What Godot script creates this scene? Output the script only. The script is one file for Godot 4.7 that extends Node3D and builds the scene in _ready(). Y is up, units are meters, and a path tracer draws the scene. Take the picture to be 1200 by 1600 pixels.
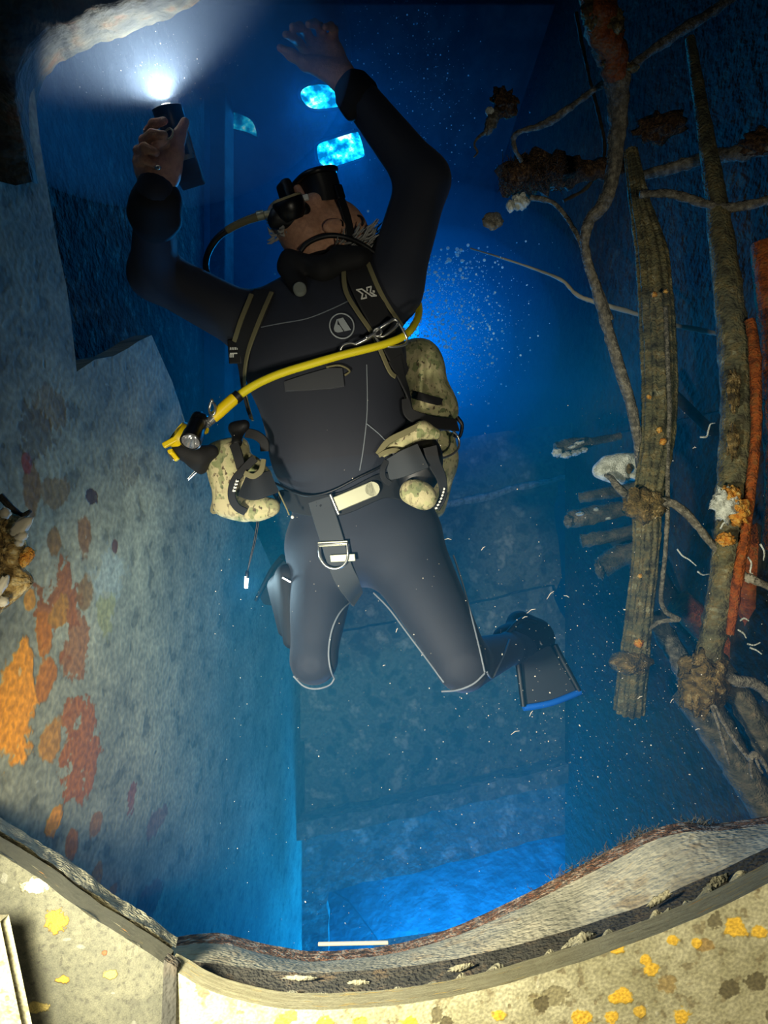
extends Node3D
# A diver in a flooded steel compartment, seen through a round hatch. Metres, y up; the camera stands at the origin and looks along -z.

const F := 1042.5   # focal length in pixels of a 1200 x 1600 frame
var used := {}
var origin := {}
var rng := RandomNumberGenerator.new()
var M := {}


# a point at depth d metres in front of the camera that lies on pixel (px, py)
func P(px: float, py: float, d: float) -> Vector3:
	return Vector3((px - 600.0) / F * d, (800.0 - py) / F * d, -d)


func PS(list: Array) -> PackedVector3Array:
	var r := PackedVector3Array()
	for a in list:
		r.append(P(a[0], a[1], a[2]))
	return r


func hit_plane(px: float, py: float, o: Vector3, n: Vector3) -> Vector3:
	var dir := P(px, py, 1.0)
	return dir * (o.dot(n) / dir.dot(n))


func spline(pts: PackedVector3Array, per := 6, closed := false) -> PackedVector3Array:
	var r := PackedVector3Array()
	var m := pts.size()
	var last := m if closed else m - 1
	for k in last:
		var a: Vector3 = pts[(k - 1 + m) % m] if closed or k > 0 else pts[0] * 2.0 - pts[1]
		var b: Vector3 = pts[k]
		var c: Vector3 = pts[(k + 1) % m]
		var d: Vector3 = pts[(k + 2) % m] if closed or k + 2 < m else pts[m - 1] * 2.0 - pts[m - 2]
		for j in per:
			r.append(b.cubic_interpolate(c, a, d, float(j) / per))
	if not closed:
		r.append(pts[m - 1])
	return r


func spread(values: Array, count: int) -> PackedFloat32Array:
	var r := PackedFloat32Array()
	for k in count:
		var t := float(k) / maxi(count - 1, 1) * (values.size() - 1)
		var j := mini(int(t), values.size() - 2)
		r.append(lerpf(values[j], values[j + 1], t - j))
	return r


class MB:
	var v := PackedVector3Array()
	var n := PackedVector3Array()
	var u := PackedVector2Array()
	var i := PackedInt32Array()

	func vert(p: Vector3, nn: Vector3, uv := Vector2.ZERO) -> int:
		v.append(p)
		n.append(nn)
		u.append(uv)
		return v.size() - 1

	func tri(a: int, b: int, c: int) -> void:
		var g := (v[c] - v[a]).cross(v[b] - v[a])
		if g.dot(n[a] + n[b] + n[c]) < 0.0:
			i.append_array(PackedInt32Array([a, c, b]))
		else:
			i.append_array(PackedInt32Array([a, b, c]))

	func quad(a: int, b: int, c: int, d: int) -> void:
		tri(a, b, c)
		tri(a, c, d)

	func flat_tri(a: Vector3, b: Vector3, c: Vector3, out: Vector3) -> void:
		var g := (c - a).cross(b - a).normalized()
		if g.dot(out) < 0.0:
			g = -g
		tri(vert(a, g), vert(b, g), vert(c, g))

	func flat_quad(a: Vector3, b: Vector3, c: Vector3, d: Vector3, out: Vector3) -> void:
		flat_tri(a, b, c, out)
		flat_tri(a, c, d, out)

	# a grid of nu x nv points (row by row), smooth normals; eye: a point on its outer side, or inside when inward
	func sheet(pts: PackedVector3Array, nu: int, nv: int, eye: Vector3, wrap := false, inward := false, uvs := PackedVector2Array()) -> void:
		var base := v.size()
		var nn := PackedVector3Array()
		nn.resize(pts.size())
		var cu := nu if wrap else nu - 1
		for r in nv - 1:
			for c in cu:
				var a := r * nu + c
				var b := r * nu + (c + 1) % nu
				var d := a + nu
				var e := b + nu
				var g := (pts[e] - pts[a]).cross(pts[d] - pts[b])
				nn[a] += g
				nn[b] += g
				nn[d] += g
				nn[e] += g
		var s := 0.0
		for k in pts.size():
			s += nn[k].dot(eye - pts[k])
		var sign := 1.0 if (s > 0.0) != inward else -1.0
		for k in pts.size():
			var uv := Vector2(float(k % nu) / maxf(nu - 1, 1), float(k / nu) / maxf(nv - 1, 1))
			if uvs.size():
				uv = uvs[k]
			vert(pts[k], (nn[k] * sign).normalized(), uv)
		for r in nv - 1:
			for c in cu:
				var a := base + r * nu + c
				var b := base + r * nu + (c + 1) % nu
				quad(a, b, b + nu, a + nu)

	func frames(pts: PackedVector3Array, closed: bool) -> Array:
		var res := []
		var m := pts.size()
		var side := Vector3.ZERO
		for k in m:
			var t: Vector3
			if closed:
				t = pts[(k + 1) % m] - pts[(k - 1 + m) % m]
			else:
				t = pts[mini(k + 1, m - 1)] - pts[maxi(k - 1, 0)]
			t = t.normalized()
			if k == 0:
				side = t.cross(Vector3(0.13, 0.31, 1.0)).normalized()
				if side.length() < 0.1:
					side = t.cross(Vector3.UP).normalized()
			else:
				side = (side - t * side.dot(t)).normalized()
			res.append([t, side, t.cross(side)])
		return res

	# tube along pts; rough: random bumps; ridges: lengthwise ribs
	func tube(pts: PackedVector3Array, radii: PackedFloat32Array, sides := 10, closed := false, rough := 0.0, ridges := 0, seed_ := 1) -> void:
		var fr := frames(pts, closed)
		var m := pts.size()
		var base := v.size()
		var noise := FastNoiseLite.new()
		noise.seed = seed_
		noise.frequency = 14.0
		var ln := 0.0
		var all := PackedVector3Array()
		for k in m:
			var f: Array = fr[k]
			if k:
				ln += pts[k].distance_to(pts[k - 1])
			for s in sides:
				var a := TAU * s / sides
				var dir: Vector3 = f[1] * cos(a) + f[2] * sin(a)
				var r: float = radii[k]
				if ridges:
					r *= 0.82 + 0.22 * absf(sin(a * ridges * 0.5))
				if rough > 0.0:
					r *= 1.0 + rough * (noise.get_noise_3dv(pts[k] * 2.0 + dir * r * 3.0) + 0.6 * noise.get_noise_3dv((pts[k] + dir * r) * 6.0))
				all.append(pts[k] + dir * r)
		var nn := PackedVector3Array()
		nn.resize(all.size())
		var segs := m if closed else m - 1
		for k in segs:
			for s in sides:
				var a := k * sides + s
				var b := k * sides + (s + 1) % sides
				var d := ((k + 1) % m) * sides + s
				var e := ((k + 1) % m) * sides + (s + 1) % sides
				var g := (all[e] - all[a]).cross(all[d] - all[b])
				nn[a] += g
				nn[b] += g
				nn[d] += g
				nn[e] += g
		for k in m:
			for s in sides:
				var id := k * sides + s
				var g := nn[id].normalized()
				if g.dot(all[id] - pts[k]) < 0.0:
					g = -g
				vert(all[id], g, Vector2(float(s) / sides, ln))
		for k in segs:
			for s in sides:
				var a := base + k * sides + s
				var b := base + k * sides + (s + 1) % sides
				var d := base + ((k + 1) % m) * sides + s
				var e := base + ((k + 1) % m) * sides + (s + 1) % sides
				quad(a, b, e, d)
		if not closed:
			for end in [0, m - 1]:
				var out: Vector3 = fr[end][0] * (-1.0 if end == 0 else 1.0)
				var c := vert(pts[end] + out * radii[end] * 0.25, out)
				var ring := []
				for s in sides:
					ring.append(vert(all[end * sides + s], out))
				for s in sides:
					tri(c, ring[s], ring[(s + 1) % sides])

	# flat band along pts, lying square to nrms
	func strap(pts: PackedVector3Array, nrms: PackedVector3Array, widths: PackedFloat32Array, thick: float, closed := false) -> void:
		var m := pts.size()
		var cr := []
		for k in m:
			var t := (pts[(k + 1) % m] - pts[(k - 1 + m) % m]) if closed else (pts[mini(k + 1, m - 1)] - pts[maxi(k - 1, 0)])
			t = t.normalized()
			var b := t.cross(nrms[k]).normalized()
			var nn := b.cross(t).normalized()
			var w := widths[k] * 0.5
			var h := thick * 0.5
			var e := minf(h, w * 0.3)
			cr.append([[pts[k] + b * (w - e) + nn * h, nn], [pts[k] - b * (w - e) + nn * h, nn], [pts[k] - b * w, -b], [pts[k] - b * (w - e) - nn * h, -nn], [pts[k] + b * (w - e) - nn * h, -nn], [pts[k] + b * w, b]])
		var segs := m if closed else m - 1
		var pairs := [[0, 1], [1, 2], [2, 3], [3, 4], [4, 5], [5, 0]]
		for q in pairs:
			var row := []
			for k in m:
				var a: Array = cr[k][q[0]]
				var b: Array = cr[k][q[1]]
				row.append([vert(a[0], a[1], Vector2(0, k)), vert(b[0], b[1], Vector2(1, k))])
			for k in segs:
				var k2 := (k + 1) % m
				quad(row[k][0], row[k][1], row[k2][1], row[k2][0])
		if not closed:
			for end in [0, m - 1]:
				var c: Array = cr[end]
				var out := pts[end] - pts[1 if end == 0 else m - 2]
				for k in range(1, 5):
					flat_tri(c[0][0], c[k][0], c[k + 1][0], out)

	func rbox(x: Transform3D, size: Vector3, bevel: float) -> void:
		var h := size * 0.5
		var bv := minf(bevel, minf(h.x, minf(h.y, h.z)) * 0.95)
		for ax in 3:
			for sg in [-1.0, 1.0]:
				var a1 := (ax + 1) % 3
				var a2 := (ax + 2) % 3
				var c1 := [-h[a1], -h[a1] + bv * 0.4, -h[a1] + bv, h[a1] - bv, h[a1] - bv * 0.4, h[a1]]
				var c2 := [-h[a2], -h[a2] + bv * 0.4, -h[a2] + bv, h[a2] - bv, h[a2] - bv * 0.4, h[a2]]
				var ids := []
				for p1 in c1:
					for p2 in c2:
						var q := Vector3.ZERO
						q[ax] = h[ax] * sg
						q[a1] = p1
						q[a2] = p2
						var inn := q.clamp(-h + Vector3.ONE * bv, h - Vector3.ONE * bv)
						var nn := (q - inn).normalized()
						ids.append(vert(x * (inn + nn * bv), (x.basis * nn).normalized(), Vector2(p1, p2)))
				for r in 5:
					for c in 5:
						quad(ids[r * 6 + c], ids[r * 6 + c + 1], ids[r * 6 + c + 7], ids[r * 6 + c + 6])

	# profile of (radius, height) turned about the y axis of x
	func lathe(x: Transform3D, prof: Array, sides := 24) -> void:
		var m := prof.size()
		for k in m - 1:
			var a: Vector2 = prof[k]
			var b: Vector2 = prof[k + 1]
			var g := Vector2(b.y - a.y, a.x - b.x).normalized()
			var ga := g
			var gb := g
			if k > 0:
				var z: Vector2 = a - prof[k - 1]
				var gz := Vector2(z.y, -z.x).normalized()
				if gz.dot(g) > 0.75:
					ga = (g + gz).normalized()
			if k < m - 2:
				var z: Vector2 = prof[k + 2] - b
				var gz := Vector2(z.y, -z.x).normalized()
				if gz.dot(g) > 0.75:
					gb = (g + gz).normalized()
			var row := []
			for s in sides:
				var t := TAU * s / sides
				var dir := Vector3(cos(t), 0, sin(t))
				row.append([vert(x * (dir * a.x + Vector3.UP * a.y), (x.basis * (dir * ga.x + Vector3.UP * ga.y)).normalized(), Vector2(float(s) / sides, k)), vert(x * (dir * b.x + Vector3.UP * b.y), (x.basis * (dir * gb.x + Vector3.UP * gb.y)).normalized(), Vector2(float(s) / sides, k + 1))])
			for s in sides:
				var s2 := (s + 1) % sides
				quad(row[s][0], row[s][1], row[s2][1], row[s2][0])

	# irregular lump
	func lump(x: Transform3D, radii: Vector3, amp: float, freq: float, seed_: int, res := 14) -> void:
		var noise := FastNoiseLite.new()
		noise.seed = seed_
		noise.frequency = freq
		noise.fractal_octaves = 3
		var pts := PackedVector3Array()
		var nu := res * 2
		for r in res + 1:
			var la := PI * (float(r) / res - 0.5) * 0.998
			for c in nu:
				var lo := TAU * c / nu
				var d := Vector3(cos(la) * cos(lo), sin(la), cos(la) * sin(lo))
				pts.append(x * (d * radii * (1.0 + amp * noise.get_noise_3dv(d))))
		sheet(pts, nu, res + 1, x.origin, true, true)

	# flat polygon in the xy plane of x, given depth along -z of x
	func prism(poly: PackedVector2Array, x: Transform3D, depth: float, uvscale := 1.0) -> void:
		var ids := Geometry2D.triangulate_polygon(poly)
		for side in 2:
			var z := 0.0 if side == 0 else -depth
			var nn := (x.basis * Vector3(0, 0, 1 if side == 0 else -1)).normalized()
			var base := v.size()
			for p in poly:
				vert(x * Vector3(p.x, p.y, z), nn, p * uvscale)
			for k in ids.size() / 3:
				tri(base + ids[k * 3], base + ids[k * 3 + 1], base + ids[k * 3 + 2])
		var ccw := not Geometry2D.is_polygon_clockwise(poly)
		for k in poly.size():
			var a := poly[k]
			var b := poly[(k + 1) % poly.size()]
			var e := (b - a).normalized()
			var o := Vector3(e.y, -e.x, 0) if ccw else Vector3(-e.y, e.x, 0)
			o = (x.basis * o).normalized()
			var q := [vert(x * Vector3(a.x, a.y, 0), o, a * uvscale), vert(x * Vector3(b.x, b.y, 0), o, b * uvscale), vert(x * Vector3(b.x, b.y, -depth), o, b * uvscale + Vector2(0.02, 0.02)), vert(x * Vector3(a.x, a.y, -depth), o, a * uvscale + Vector2(0.02, 0.02))]
			quad(q[0], q[1], q[2], q[3])


# a smooth solid: tapered capsules and ellipsoids joined by a smooth minimum
class Solid:
	var pr := []

	func cap(a: Vector3, b: Vector3, ra: float, rb: float, k := 0.03) -> void:
		pr.append([0, a, b, ra, rb, k])

	func chain(pts: PackedVector3Array, radii: Array, k := 0.02) -> void:
		for j in pts.size() - 1:
			cap(pts[j], pts[j + 1], radii[j], radii[j + 1], k)

	func ell(x: Transform3D, r: Vector3, k := 0.03) -> void:
		pr.append([1, x.affine_inverse(), r, maxf(r.x, maxf(r.y, r.z)), x.origin, k])

	func one(q: Array, p: Vector3) -> float:
		if q[0] == 0:
			var a: Vector3 = q[1]
			var ab: Vector3 = q[2] - a
			var t := clampf((p - a).dot(ab) / maxf(ab.length_squared(), 1e-9), 0.0, 1.0)
			return (p - a - ab * t).length() - lerpf(q[3], q[4], t)
		var l: Vector3 = q[1] * p
		var r: Vector3 = q[2]
		var k0 := (l / r).length()
		var k1 := (l / (r * r)).length()
		return k0 * (k0 - 1.0) / maxf(k1, 1e-6)

	func at(p: Vector3) -> float:
		var f := 1.0
		for q in pr:
			var dd := one(q, p)
			var k: float = q[5]
			var h := k - absf(f - dd)
			f = minf(f, dd)
			if h > 0.0:
				f -= h * h / (4.0 * k)
		return f

	func grad(p: Vector3) -> Vector3:
		var e := 0.004
		var g := Vector3(at(p + Vector3(e, 0, 0)) - at(p - Vector3(e, 0, 0)), at(p + Vector3(0, e, 0)) - at(p - Vector3(0, e, 0)), at(p + Vector3(0, 0, e)) - at(p - Vector3(0, 0, e)))
		return g.normalized()

	# where a ray from o meets the solid; falls back to its closest approach
	func march(o: Vector3, dir: Vector3, t0: float, t1: float) -> Vector3:
		var t := t0
		var best := 1e9
		var bt := t0
		for k in 60:
			var f := at(o + dir * t)
			if f < best:
				best = f
				bt = t
			if f < 0.0008:
				return o + dir * t
			t += maxf(f * 0.85, 0.002)
			if t > t1:
				break
		return o + dir * bt

	func mesh_into(mb: MB, cell: float) -> void:
		var lo := Vector3.ONE * 1e9
		var hi := -lo
		for q in pr:
			if q[0] == 0:
				var m: float = maxf(q[3], q[4])
				lo = lo.min((q[1] as Vector3).min(q[2]) - Vector3.ONE * m)
				hi = hi.max((q[1] as Vector3).max(q[2]) + Vector3.ONE * m)
			else:
				lo = lo.min(q[4] - Vector3.ONE * q[3])
				hi = hi.max(q[4] + Vector3.ONE * q[3])
		lo -= Vector3.ONE * cell * 2.5
		hi += Vector3.ONE * cell * 2.5
		var nx := int((hi.x - lo.x) / cell) + 2
		var ny := int((hi.y - lo.y) / cell) + 2
		var nz := int((hi.z - lo.z) / cell) + 2
		var sx := 1
		var sy := nx
		var sz := nx * ny
		var fl := PackedFloat32Array()
		fl.resize(nx * ny * nz)
		fl.fill(1.0)
		for q in pr:
			var k: float = q[5]
			var m: float = (maxf(q[3], q[4]) if q[0] == 0 else q[3]) + k + cell * 2.0
			var l: Vector3 = ((q[1] as Vector3).min(q[2]) if q[0] == 0 else q[4]) - Vector3.ONE * m
			var h: Vector3 = ((q[1] as Vector3).max(q[2]) if q[0] == 0 else q[4]) + Vector3.ONE * m
			var x0 := maxi(int((l.x - lo.x) / cell), 0)
			var y0 := maxi(int((l.y - lo.y) / cell), 0)
			var z0 := maxi(int((l.z - lo.z) / cell), 0)
			var x1 := mini(int((h.x - lo.x) / cell) + 1, nx - 1)
			var y1 := mini(int((h.y - lo.y) / cell) + 1, ny - 1)
			var z1 := mini(int((h.z - lo.z) / cell) + 1, nz - 1)
			var isc: bool = q[0] == 0
			var a := Vector3.ZERO
			var ab := Vector3.ZERO
			var il := 0.0
			var ra := 0.0
			var rd := 0.0
			if isc:
				a = q[1]
				ab = q[2] - a
				il = 1.0 / maxf(ab.length_squared(), 1e-9)
				ra = q[3]
				rd = q[4] - ra
			for z in range(z0, z1 + 1):
				for y in range(y0, y1 + 1):
					var id := z * sz + y * sy + x0
					for x in range(x0, x1 + 1):
						var p := Vector3(lo.x + x * cell, lo.y + y * cell, lo.z + z * cell)
						var dd: float
						if isc:
							var pa := p - a
							var t := clampf(pa.dot(ab) * il, 0.0, 1.0)
							dd = (pa - ab * t).length() - ra - rd * t
						else:
							dd = one(q, p)
						var f := fl[id]
						var hh := k - absf(f - dd)
						if dd < f:
							f = dd
						if hh > 0.0:
							f -= hh * hh / (4.0 * k)
						fl[id] = f
						id += 1
		var ids := PackedInt32Array()
		ids.resize(nx * ny * nz)
		ids.fill(-1)
		var pts := PackedVector3Array()
		var near := cell * 1.8
		var off := [0, sx, sy, sx + sy, sz, sz + sx, sz + sy, sz + sx + sy]
		var ed := [[0, 1], [2, 3], [4, 5], [6, 7], [0, 2], [1, 3], [4, 6], [5, 7], [0, 4], [1, 5], [2, 6], [3, 7]]
		for z in nz - 1:
			for y in ny - 1:
				var row := z * sz + y * sy
				for x in nx - 1:
					var id := row + x
					if absf(fl[id]) > near:
						continue
					var inside := 0
					for o in off:
						if fl[id + o] < 0.0:
							inside += 1
					if inside == 0 or inside == 8:
						continue
					var s := Vector3.ZERO
					var c := 0
					for e in ed:
						var f0 := fl[id + off[e[0]]]
						var f1 := fl[id + off[e[1]]]
						if (f0 < 0.0) != (f1 < 0.0):
							var t := f0 / (f0 - f1)
							var c0 := Vector3(e[0] & 1, (e[0] >> 1) & 1, e[0] >> 2)
							var c1 := Vector3(e[1] & 1, (e[1] >> 1) & 1, e[1] >> 2)
							s += c0.lerp(c1, t)
							c += 1
					ids[id] = pts.size()
					pts.append(lo + (Vector3(x, y, z) + s / c) * cell)
		var nn := PackedVector3Array()
		nn.resize(pts.size())
		var tris := PackedInt32Array()
		var st := [sx, sy, sz]
		for z in range(1, nz - 1):
			for y in range(1, ny - 1):
				var row := z * sz + y * sy
				for x in range(1, nx - 1):
					var id := row + x
					var f0 := fl[id]
					if absf(f0) > near:
						continue
					for ax in 3:
						var f1 := fl[id + st[ax]]
						if (f0 < 0.0) == (f1 < 0.0):
							continue
						var u1: int = st[(ax + 1) % 3]
						var u2: int = st[(ax + 2) % 3]
						var q0 := ids[id - u1 - u2]
						var q1 := ids[id - u2]
						var q2 := ids[id]
						var q3 := ids[id - u1]
						if q0 < 0 or q1 < 0 or q2 < 0 or q3 < 0:
							continue
						var g := (pts[q2] - pts[q0]).cross(pts[q3] - pts[q1])
						if f0 >= 0.0:
							g = -g
							tris.append_array(PackedInt32Array([q0, q1, q2, q0, q2, q3]))
						else:
							tris.append_array(PackedInt32Array([q0, q2, q1, q0, q3, q2]))
						nn[q0] += g
						nn[q1] += g
						nn[q2] += g
						nn[q3] += g
		var base := mb.v.size()
		for k in pts.size():
			mb.vert(pts[k], nn[k].normalized())
		for k in tris.size() / 3:
			mb.tri(base + tris[k * 3], base + tris[k * 3 + 1], base + tris[k * 3 + 2])


func numbered(called: String) -> String:
	if not used.has(called):
		used[called] = 0
		return called
	used[called] += 1
	return "%s_%03d" % [called, used[called]]


func tag(o: Node3D, label: String, category := "", group := "", kind := "") -> Node3D:
	if label:
		o.set_meta("label", label)
	if category:
		o.set_meta("category", category)
	if group:
		o.set_meta("group", group)
	if kind:
		o.set_meta("kind", kind)
	return o


func thing(called: String, at: Vector3, label: String, category: String, group := "") -> Node3D:
	var o := Node3D.new()
	o.name = numbered(called)
	o.position = at
	add_child(o)
	origin[o] = at
	tag(o, label, category, group)
	return o


# commits the collected surfaces as one mesh; a top-level one gets its base point as its place
func put(called: String, mbs: Variant, mats: Variant, parent: Node3D = null) -> MeshInstance3D:
	var list: Array = mbs if mbs is Array else [mbs]
	var ms: Array = mats if mats is Array else [mats]
	var o := MeshInstance3D.new()
	var at := Vector3.ZERO
	if parent:
		at = origin[parent]
		o.name = called
	else:
		o.name = numbered(called)
		var box := AABB(list[0].v[0], Vector3.ZERO)
		for b in list:
			for p in b.v:
				box = box.expand(p)
		at = box.get_center() - Vector3(0, box.size.y * 0.5, 0)
		o.position = at
	var mesh := ArrayMesh.new()
	for k in list.size():
		var b: MB = list[k]
		var moved := PackedVector3Array()
		moved.resize(b.v.size())
		for j in b.v.size():
			moved[j] = b.v[j] - at
		var arr := []
		arr.resize(Mesh.ARRAY_MAX)
		arr[Mesh.ARRAY_VERTEX] = moved
		arr[Mesh.ARRAY_NORMAL] = b.n
		arr[Mesh.ARRAY_TEX_UV] = b.u
		arr[Mesh.ARRAY_INDEX] = b.i
		mesh.add_surface_from_arrays(Mesh.PRIMITIVE_TRIANGLES, arr)
		mesh.surface_set_material(k, ms[mini(k, ms.size() - 1)])
	o.mesh = mesh
	origin[o] = at
	if parent:
		parent.add_child(o, true)
	else:
		add_child(o)
	return o


func struct(called: String, mb: MB, m: Material, parent: Node3D = null) -> MeshInstance3D:
	var o := put(called, mb, m, parent)
	if parent == null:
		o.set_meta("kind", "structure")
	return o


func frame_at(o: Vector3, z: Vector3, up := Vector3.UP) -> Transform3D:
	var zz := z.normalized()
	var x := up.cross(zz).normalized()
	return Transform3D(Basis(x, zz.cross(x), zz), o)


# transform whose y axis runs along y
func along(o: Vector3, y: Vector3, hint := Vector3(0, 0, 1)) -> Transform3D:
	var yy := y.normalized()
	var x := yy.cross(hint).normalized()
	return Transform3D(Basis(x, yy, x.cross(yy)), o)


func ntex(seed_: int, freq: float, cols: Array, offs: Array, octaves := 5, size := 512) -> NoiseTexture2D:
	var n := FastNoiseLite.new()
	n.seed = seed_
	n.frequency = freq
	n.fractal_octaves = octaves
	n.fractal_gain = 0.6
	var t := NoiseTexture2D.new()
	t.width = size
	t.height = size
	t.seamless = true
	t.noise = n
	if cols.size():
		var g := Gradient.new()
		g.offsets = PackedFloat32Array(offs)
		g.colors = PackedColorArray(cols)
		t.color_ramp = g
	return t


func mat(called: String, col: Color, rough := 0.8, metal := 0.0, tex: Texture2D = null, scale := 1.0, bump: Texture2D = null, relief := 0.0) -> StandardMaterial3D:
	var m := StandardMaterial3D.new()
	m.resource_name = called
	m.albedo_color = col
	m.roughness = rough
	m.metallic = metal
	if tex:
		m.albedo_texture = tex
	if bump:
		m.heightmap_enabled = true
		m.heightmap_texture = bump
		m.heightmap_scale = relief
	if tex or bump:
		m.uv1_triplanar = true
		m.uv1_world_triplanar = true
		m.uv1_scale = Vector3.ONE * scale
	M[called] = m
	return m


func _ready() -> void:
	rng.seed = 7
	var cam := Camera3D.new()
	cam.name = "camera"
	cam.fov = rad_to_deg(2.0 * atan(800.0 / F))
	cam.near = 0.03
	cam.far = 60.0
	add_child(cam)
	cam.current = true
	var env := Environment.new()
	env.background_mode = Environment.BG_COLOR
	env.background_color = Color(0.0, 0.05, 0.10)
	env.tonemap_mode = Environment.TONE_MAPPER_LINEAR
	env.tonemap_exposure = 1.0
	env.sdfgi_enabled = true
	env.ssao_enabled = true
	env.ssil_enabled = true
	env.volumetric_fog_enabled = true
	env.volumetric_fog_density = 0.0
	var we := WorldEnvironment.new()
	we.name = "environment"
	we.environment = env
	add_child(we)

	# the photographer's two strobes, on arms beside and below the lens
	spot("strobe_light", Vector3(-0.43, -0.33, -0.55), Vector3(0.06, -0.60, -1.75), Color(1.0, 0.97, 0.88), 3.4, 55.0, 1.0, 0.06)
	spot("strobe_light", Vector3(0.55, -0.20, 0.25), Vector3(0.60, -0.72, -1.9), Color(1.0, 0.96, 0.86), 1.4, 57.0, 1.0, 0.06)
	# daylight that comes in through the breach in the floor
	area("floor_daylight", P(770, 1560, 3.58) + Vector3(0, -0.25, 0), P(760, 1380, 3.79), Vector2(1.2, 0.28), Color(0.05, 0.60, 1.0), 19.0)
	build_water()
	build_materials()
	build_room()
	build_windows()
	build_hatch()
	build_diver()
	build_gear()
	build_wreckage()
	build_specks()


func spot(called: String, at: Vector3, to: Vector3, col: Color, energy: float, angle: float, soft: float, size: float) -> SpotLight3D:
	var l := SpotLight3D.new()
	l.name = numbered(called)
	l.light_color = col
	l.light_energy = energy
	l.spot_range = 20.0
	l.spot_attenuation = 2.0
	l.spot_angle = angle
	l.spot_angle_attenuation = soft
	l.light_size = size
	l.shadow_enabled = true
	add_child(l)
	l.look_at_from_position(at, to, Vector3(0.05, 1, 0.02))
	return l


func area(called: String, at: Vector3, to: Vector3, size: Vector2, col: Color, energy: float) -> AreaLight3D:
	var l := AreaLight3D.new()
	l.name = numbered(called)
	l.area_size = size
	l.light_color = col
	l.light_energy = energy
	l.area_normalize_energy = true
	l.area_range = 20.0
	l.shadow_enabled = true
	add_child(l)
	l.look_at_from_position(at, to, Vector3(0.05, 1, 0.02))
	return l


func water(called: String, at: Vector3, size: Vector3, col: Color, density: float, label: String, shape := RenderingServer.FOG_VOLUME_SHAPE_BOX) -> void:
	var v := FogVolume.new()
	v.name = numbered(called)
	v.shape = shape
	v.size = size
	v.position = at
	var m := FogMaterial.new()
	m.albedo = col
	m.density = density
	v.material = m
	tag(v, label, "water", "", "stuff")
	add_child(v)


func build_water() -> void:
	water("blue_water", Vector3(0.17, -1.45, -2.5), Vector3(1.78, 4.1, 1.5), Color(0.10, 0.72, 0.78), 0.27, "hazy teal water round the diver")
	water("blue_water", Vector3(-0.9, 0.0, -5.1), Vector3(4.2, 7.0, 3.7), Color(0.10, 0.66, 0.84), 0.20, "hazy blue water filling the compartment far behind the diver")
	water("blue_water", Vector3(0.02, -0.50, -1.42), Vector3(1.8, 1.25, 0.64), Color(0.22, 0.62, 0.86), 0.17, "thin blue haze in the water before the diver's legs", RenderingServer.FOG_VOLUME_SHAPE_ELLIPSOID)
	water("bubbly_water", P(660, 545, 3.3), Vector3(1.8, 1.5, 1.5), Color(0.10, 0.66, 0.84), 0.18, "blue water clouded by fine bubbles beside the diver", RenderingServer.FOG_VOLUME_SHAPE_ELLIPSOID)
	water("bubbly_water", P(665, 540, 3.3), Vector3(1.3, 1.1, 1.2), Color(0.10, 0.66, 0.84), 0.22, "densest blue bubble cloud just beside the diver's shoulder", RenderingServer.FOG_VOLUME_SHAPE_ELLIPSOID)
	water("bubbly_water", P(668, 535, 3.3), Vector3(0.85, 0.75, 0.9), Color(0.10, 0.66, 0.84), 0.25, "bright heart of the blue bubble cloud behind the diver's arm", RenderingServer.FOG_VOLUME_SHAPE_ELLIPSOID)
	water("silty_water", P(225, 75, 1.36), Vector3(0.85, 0.62, 0.5), Color(0.80, 0.89, 0.97), 1.15, "pale silty water lit by the beam of the raised torch", RenderingServer.FOG_VOLUME_SHAPE_ELLIPSOID)


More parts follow.
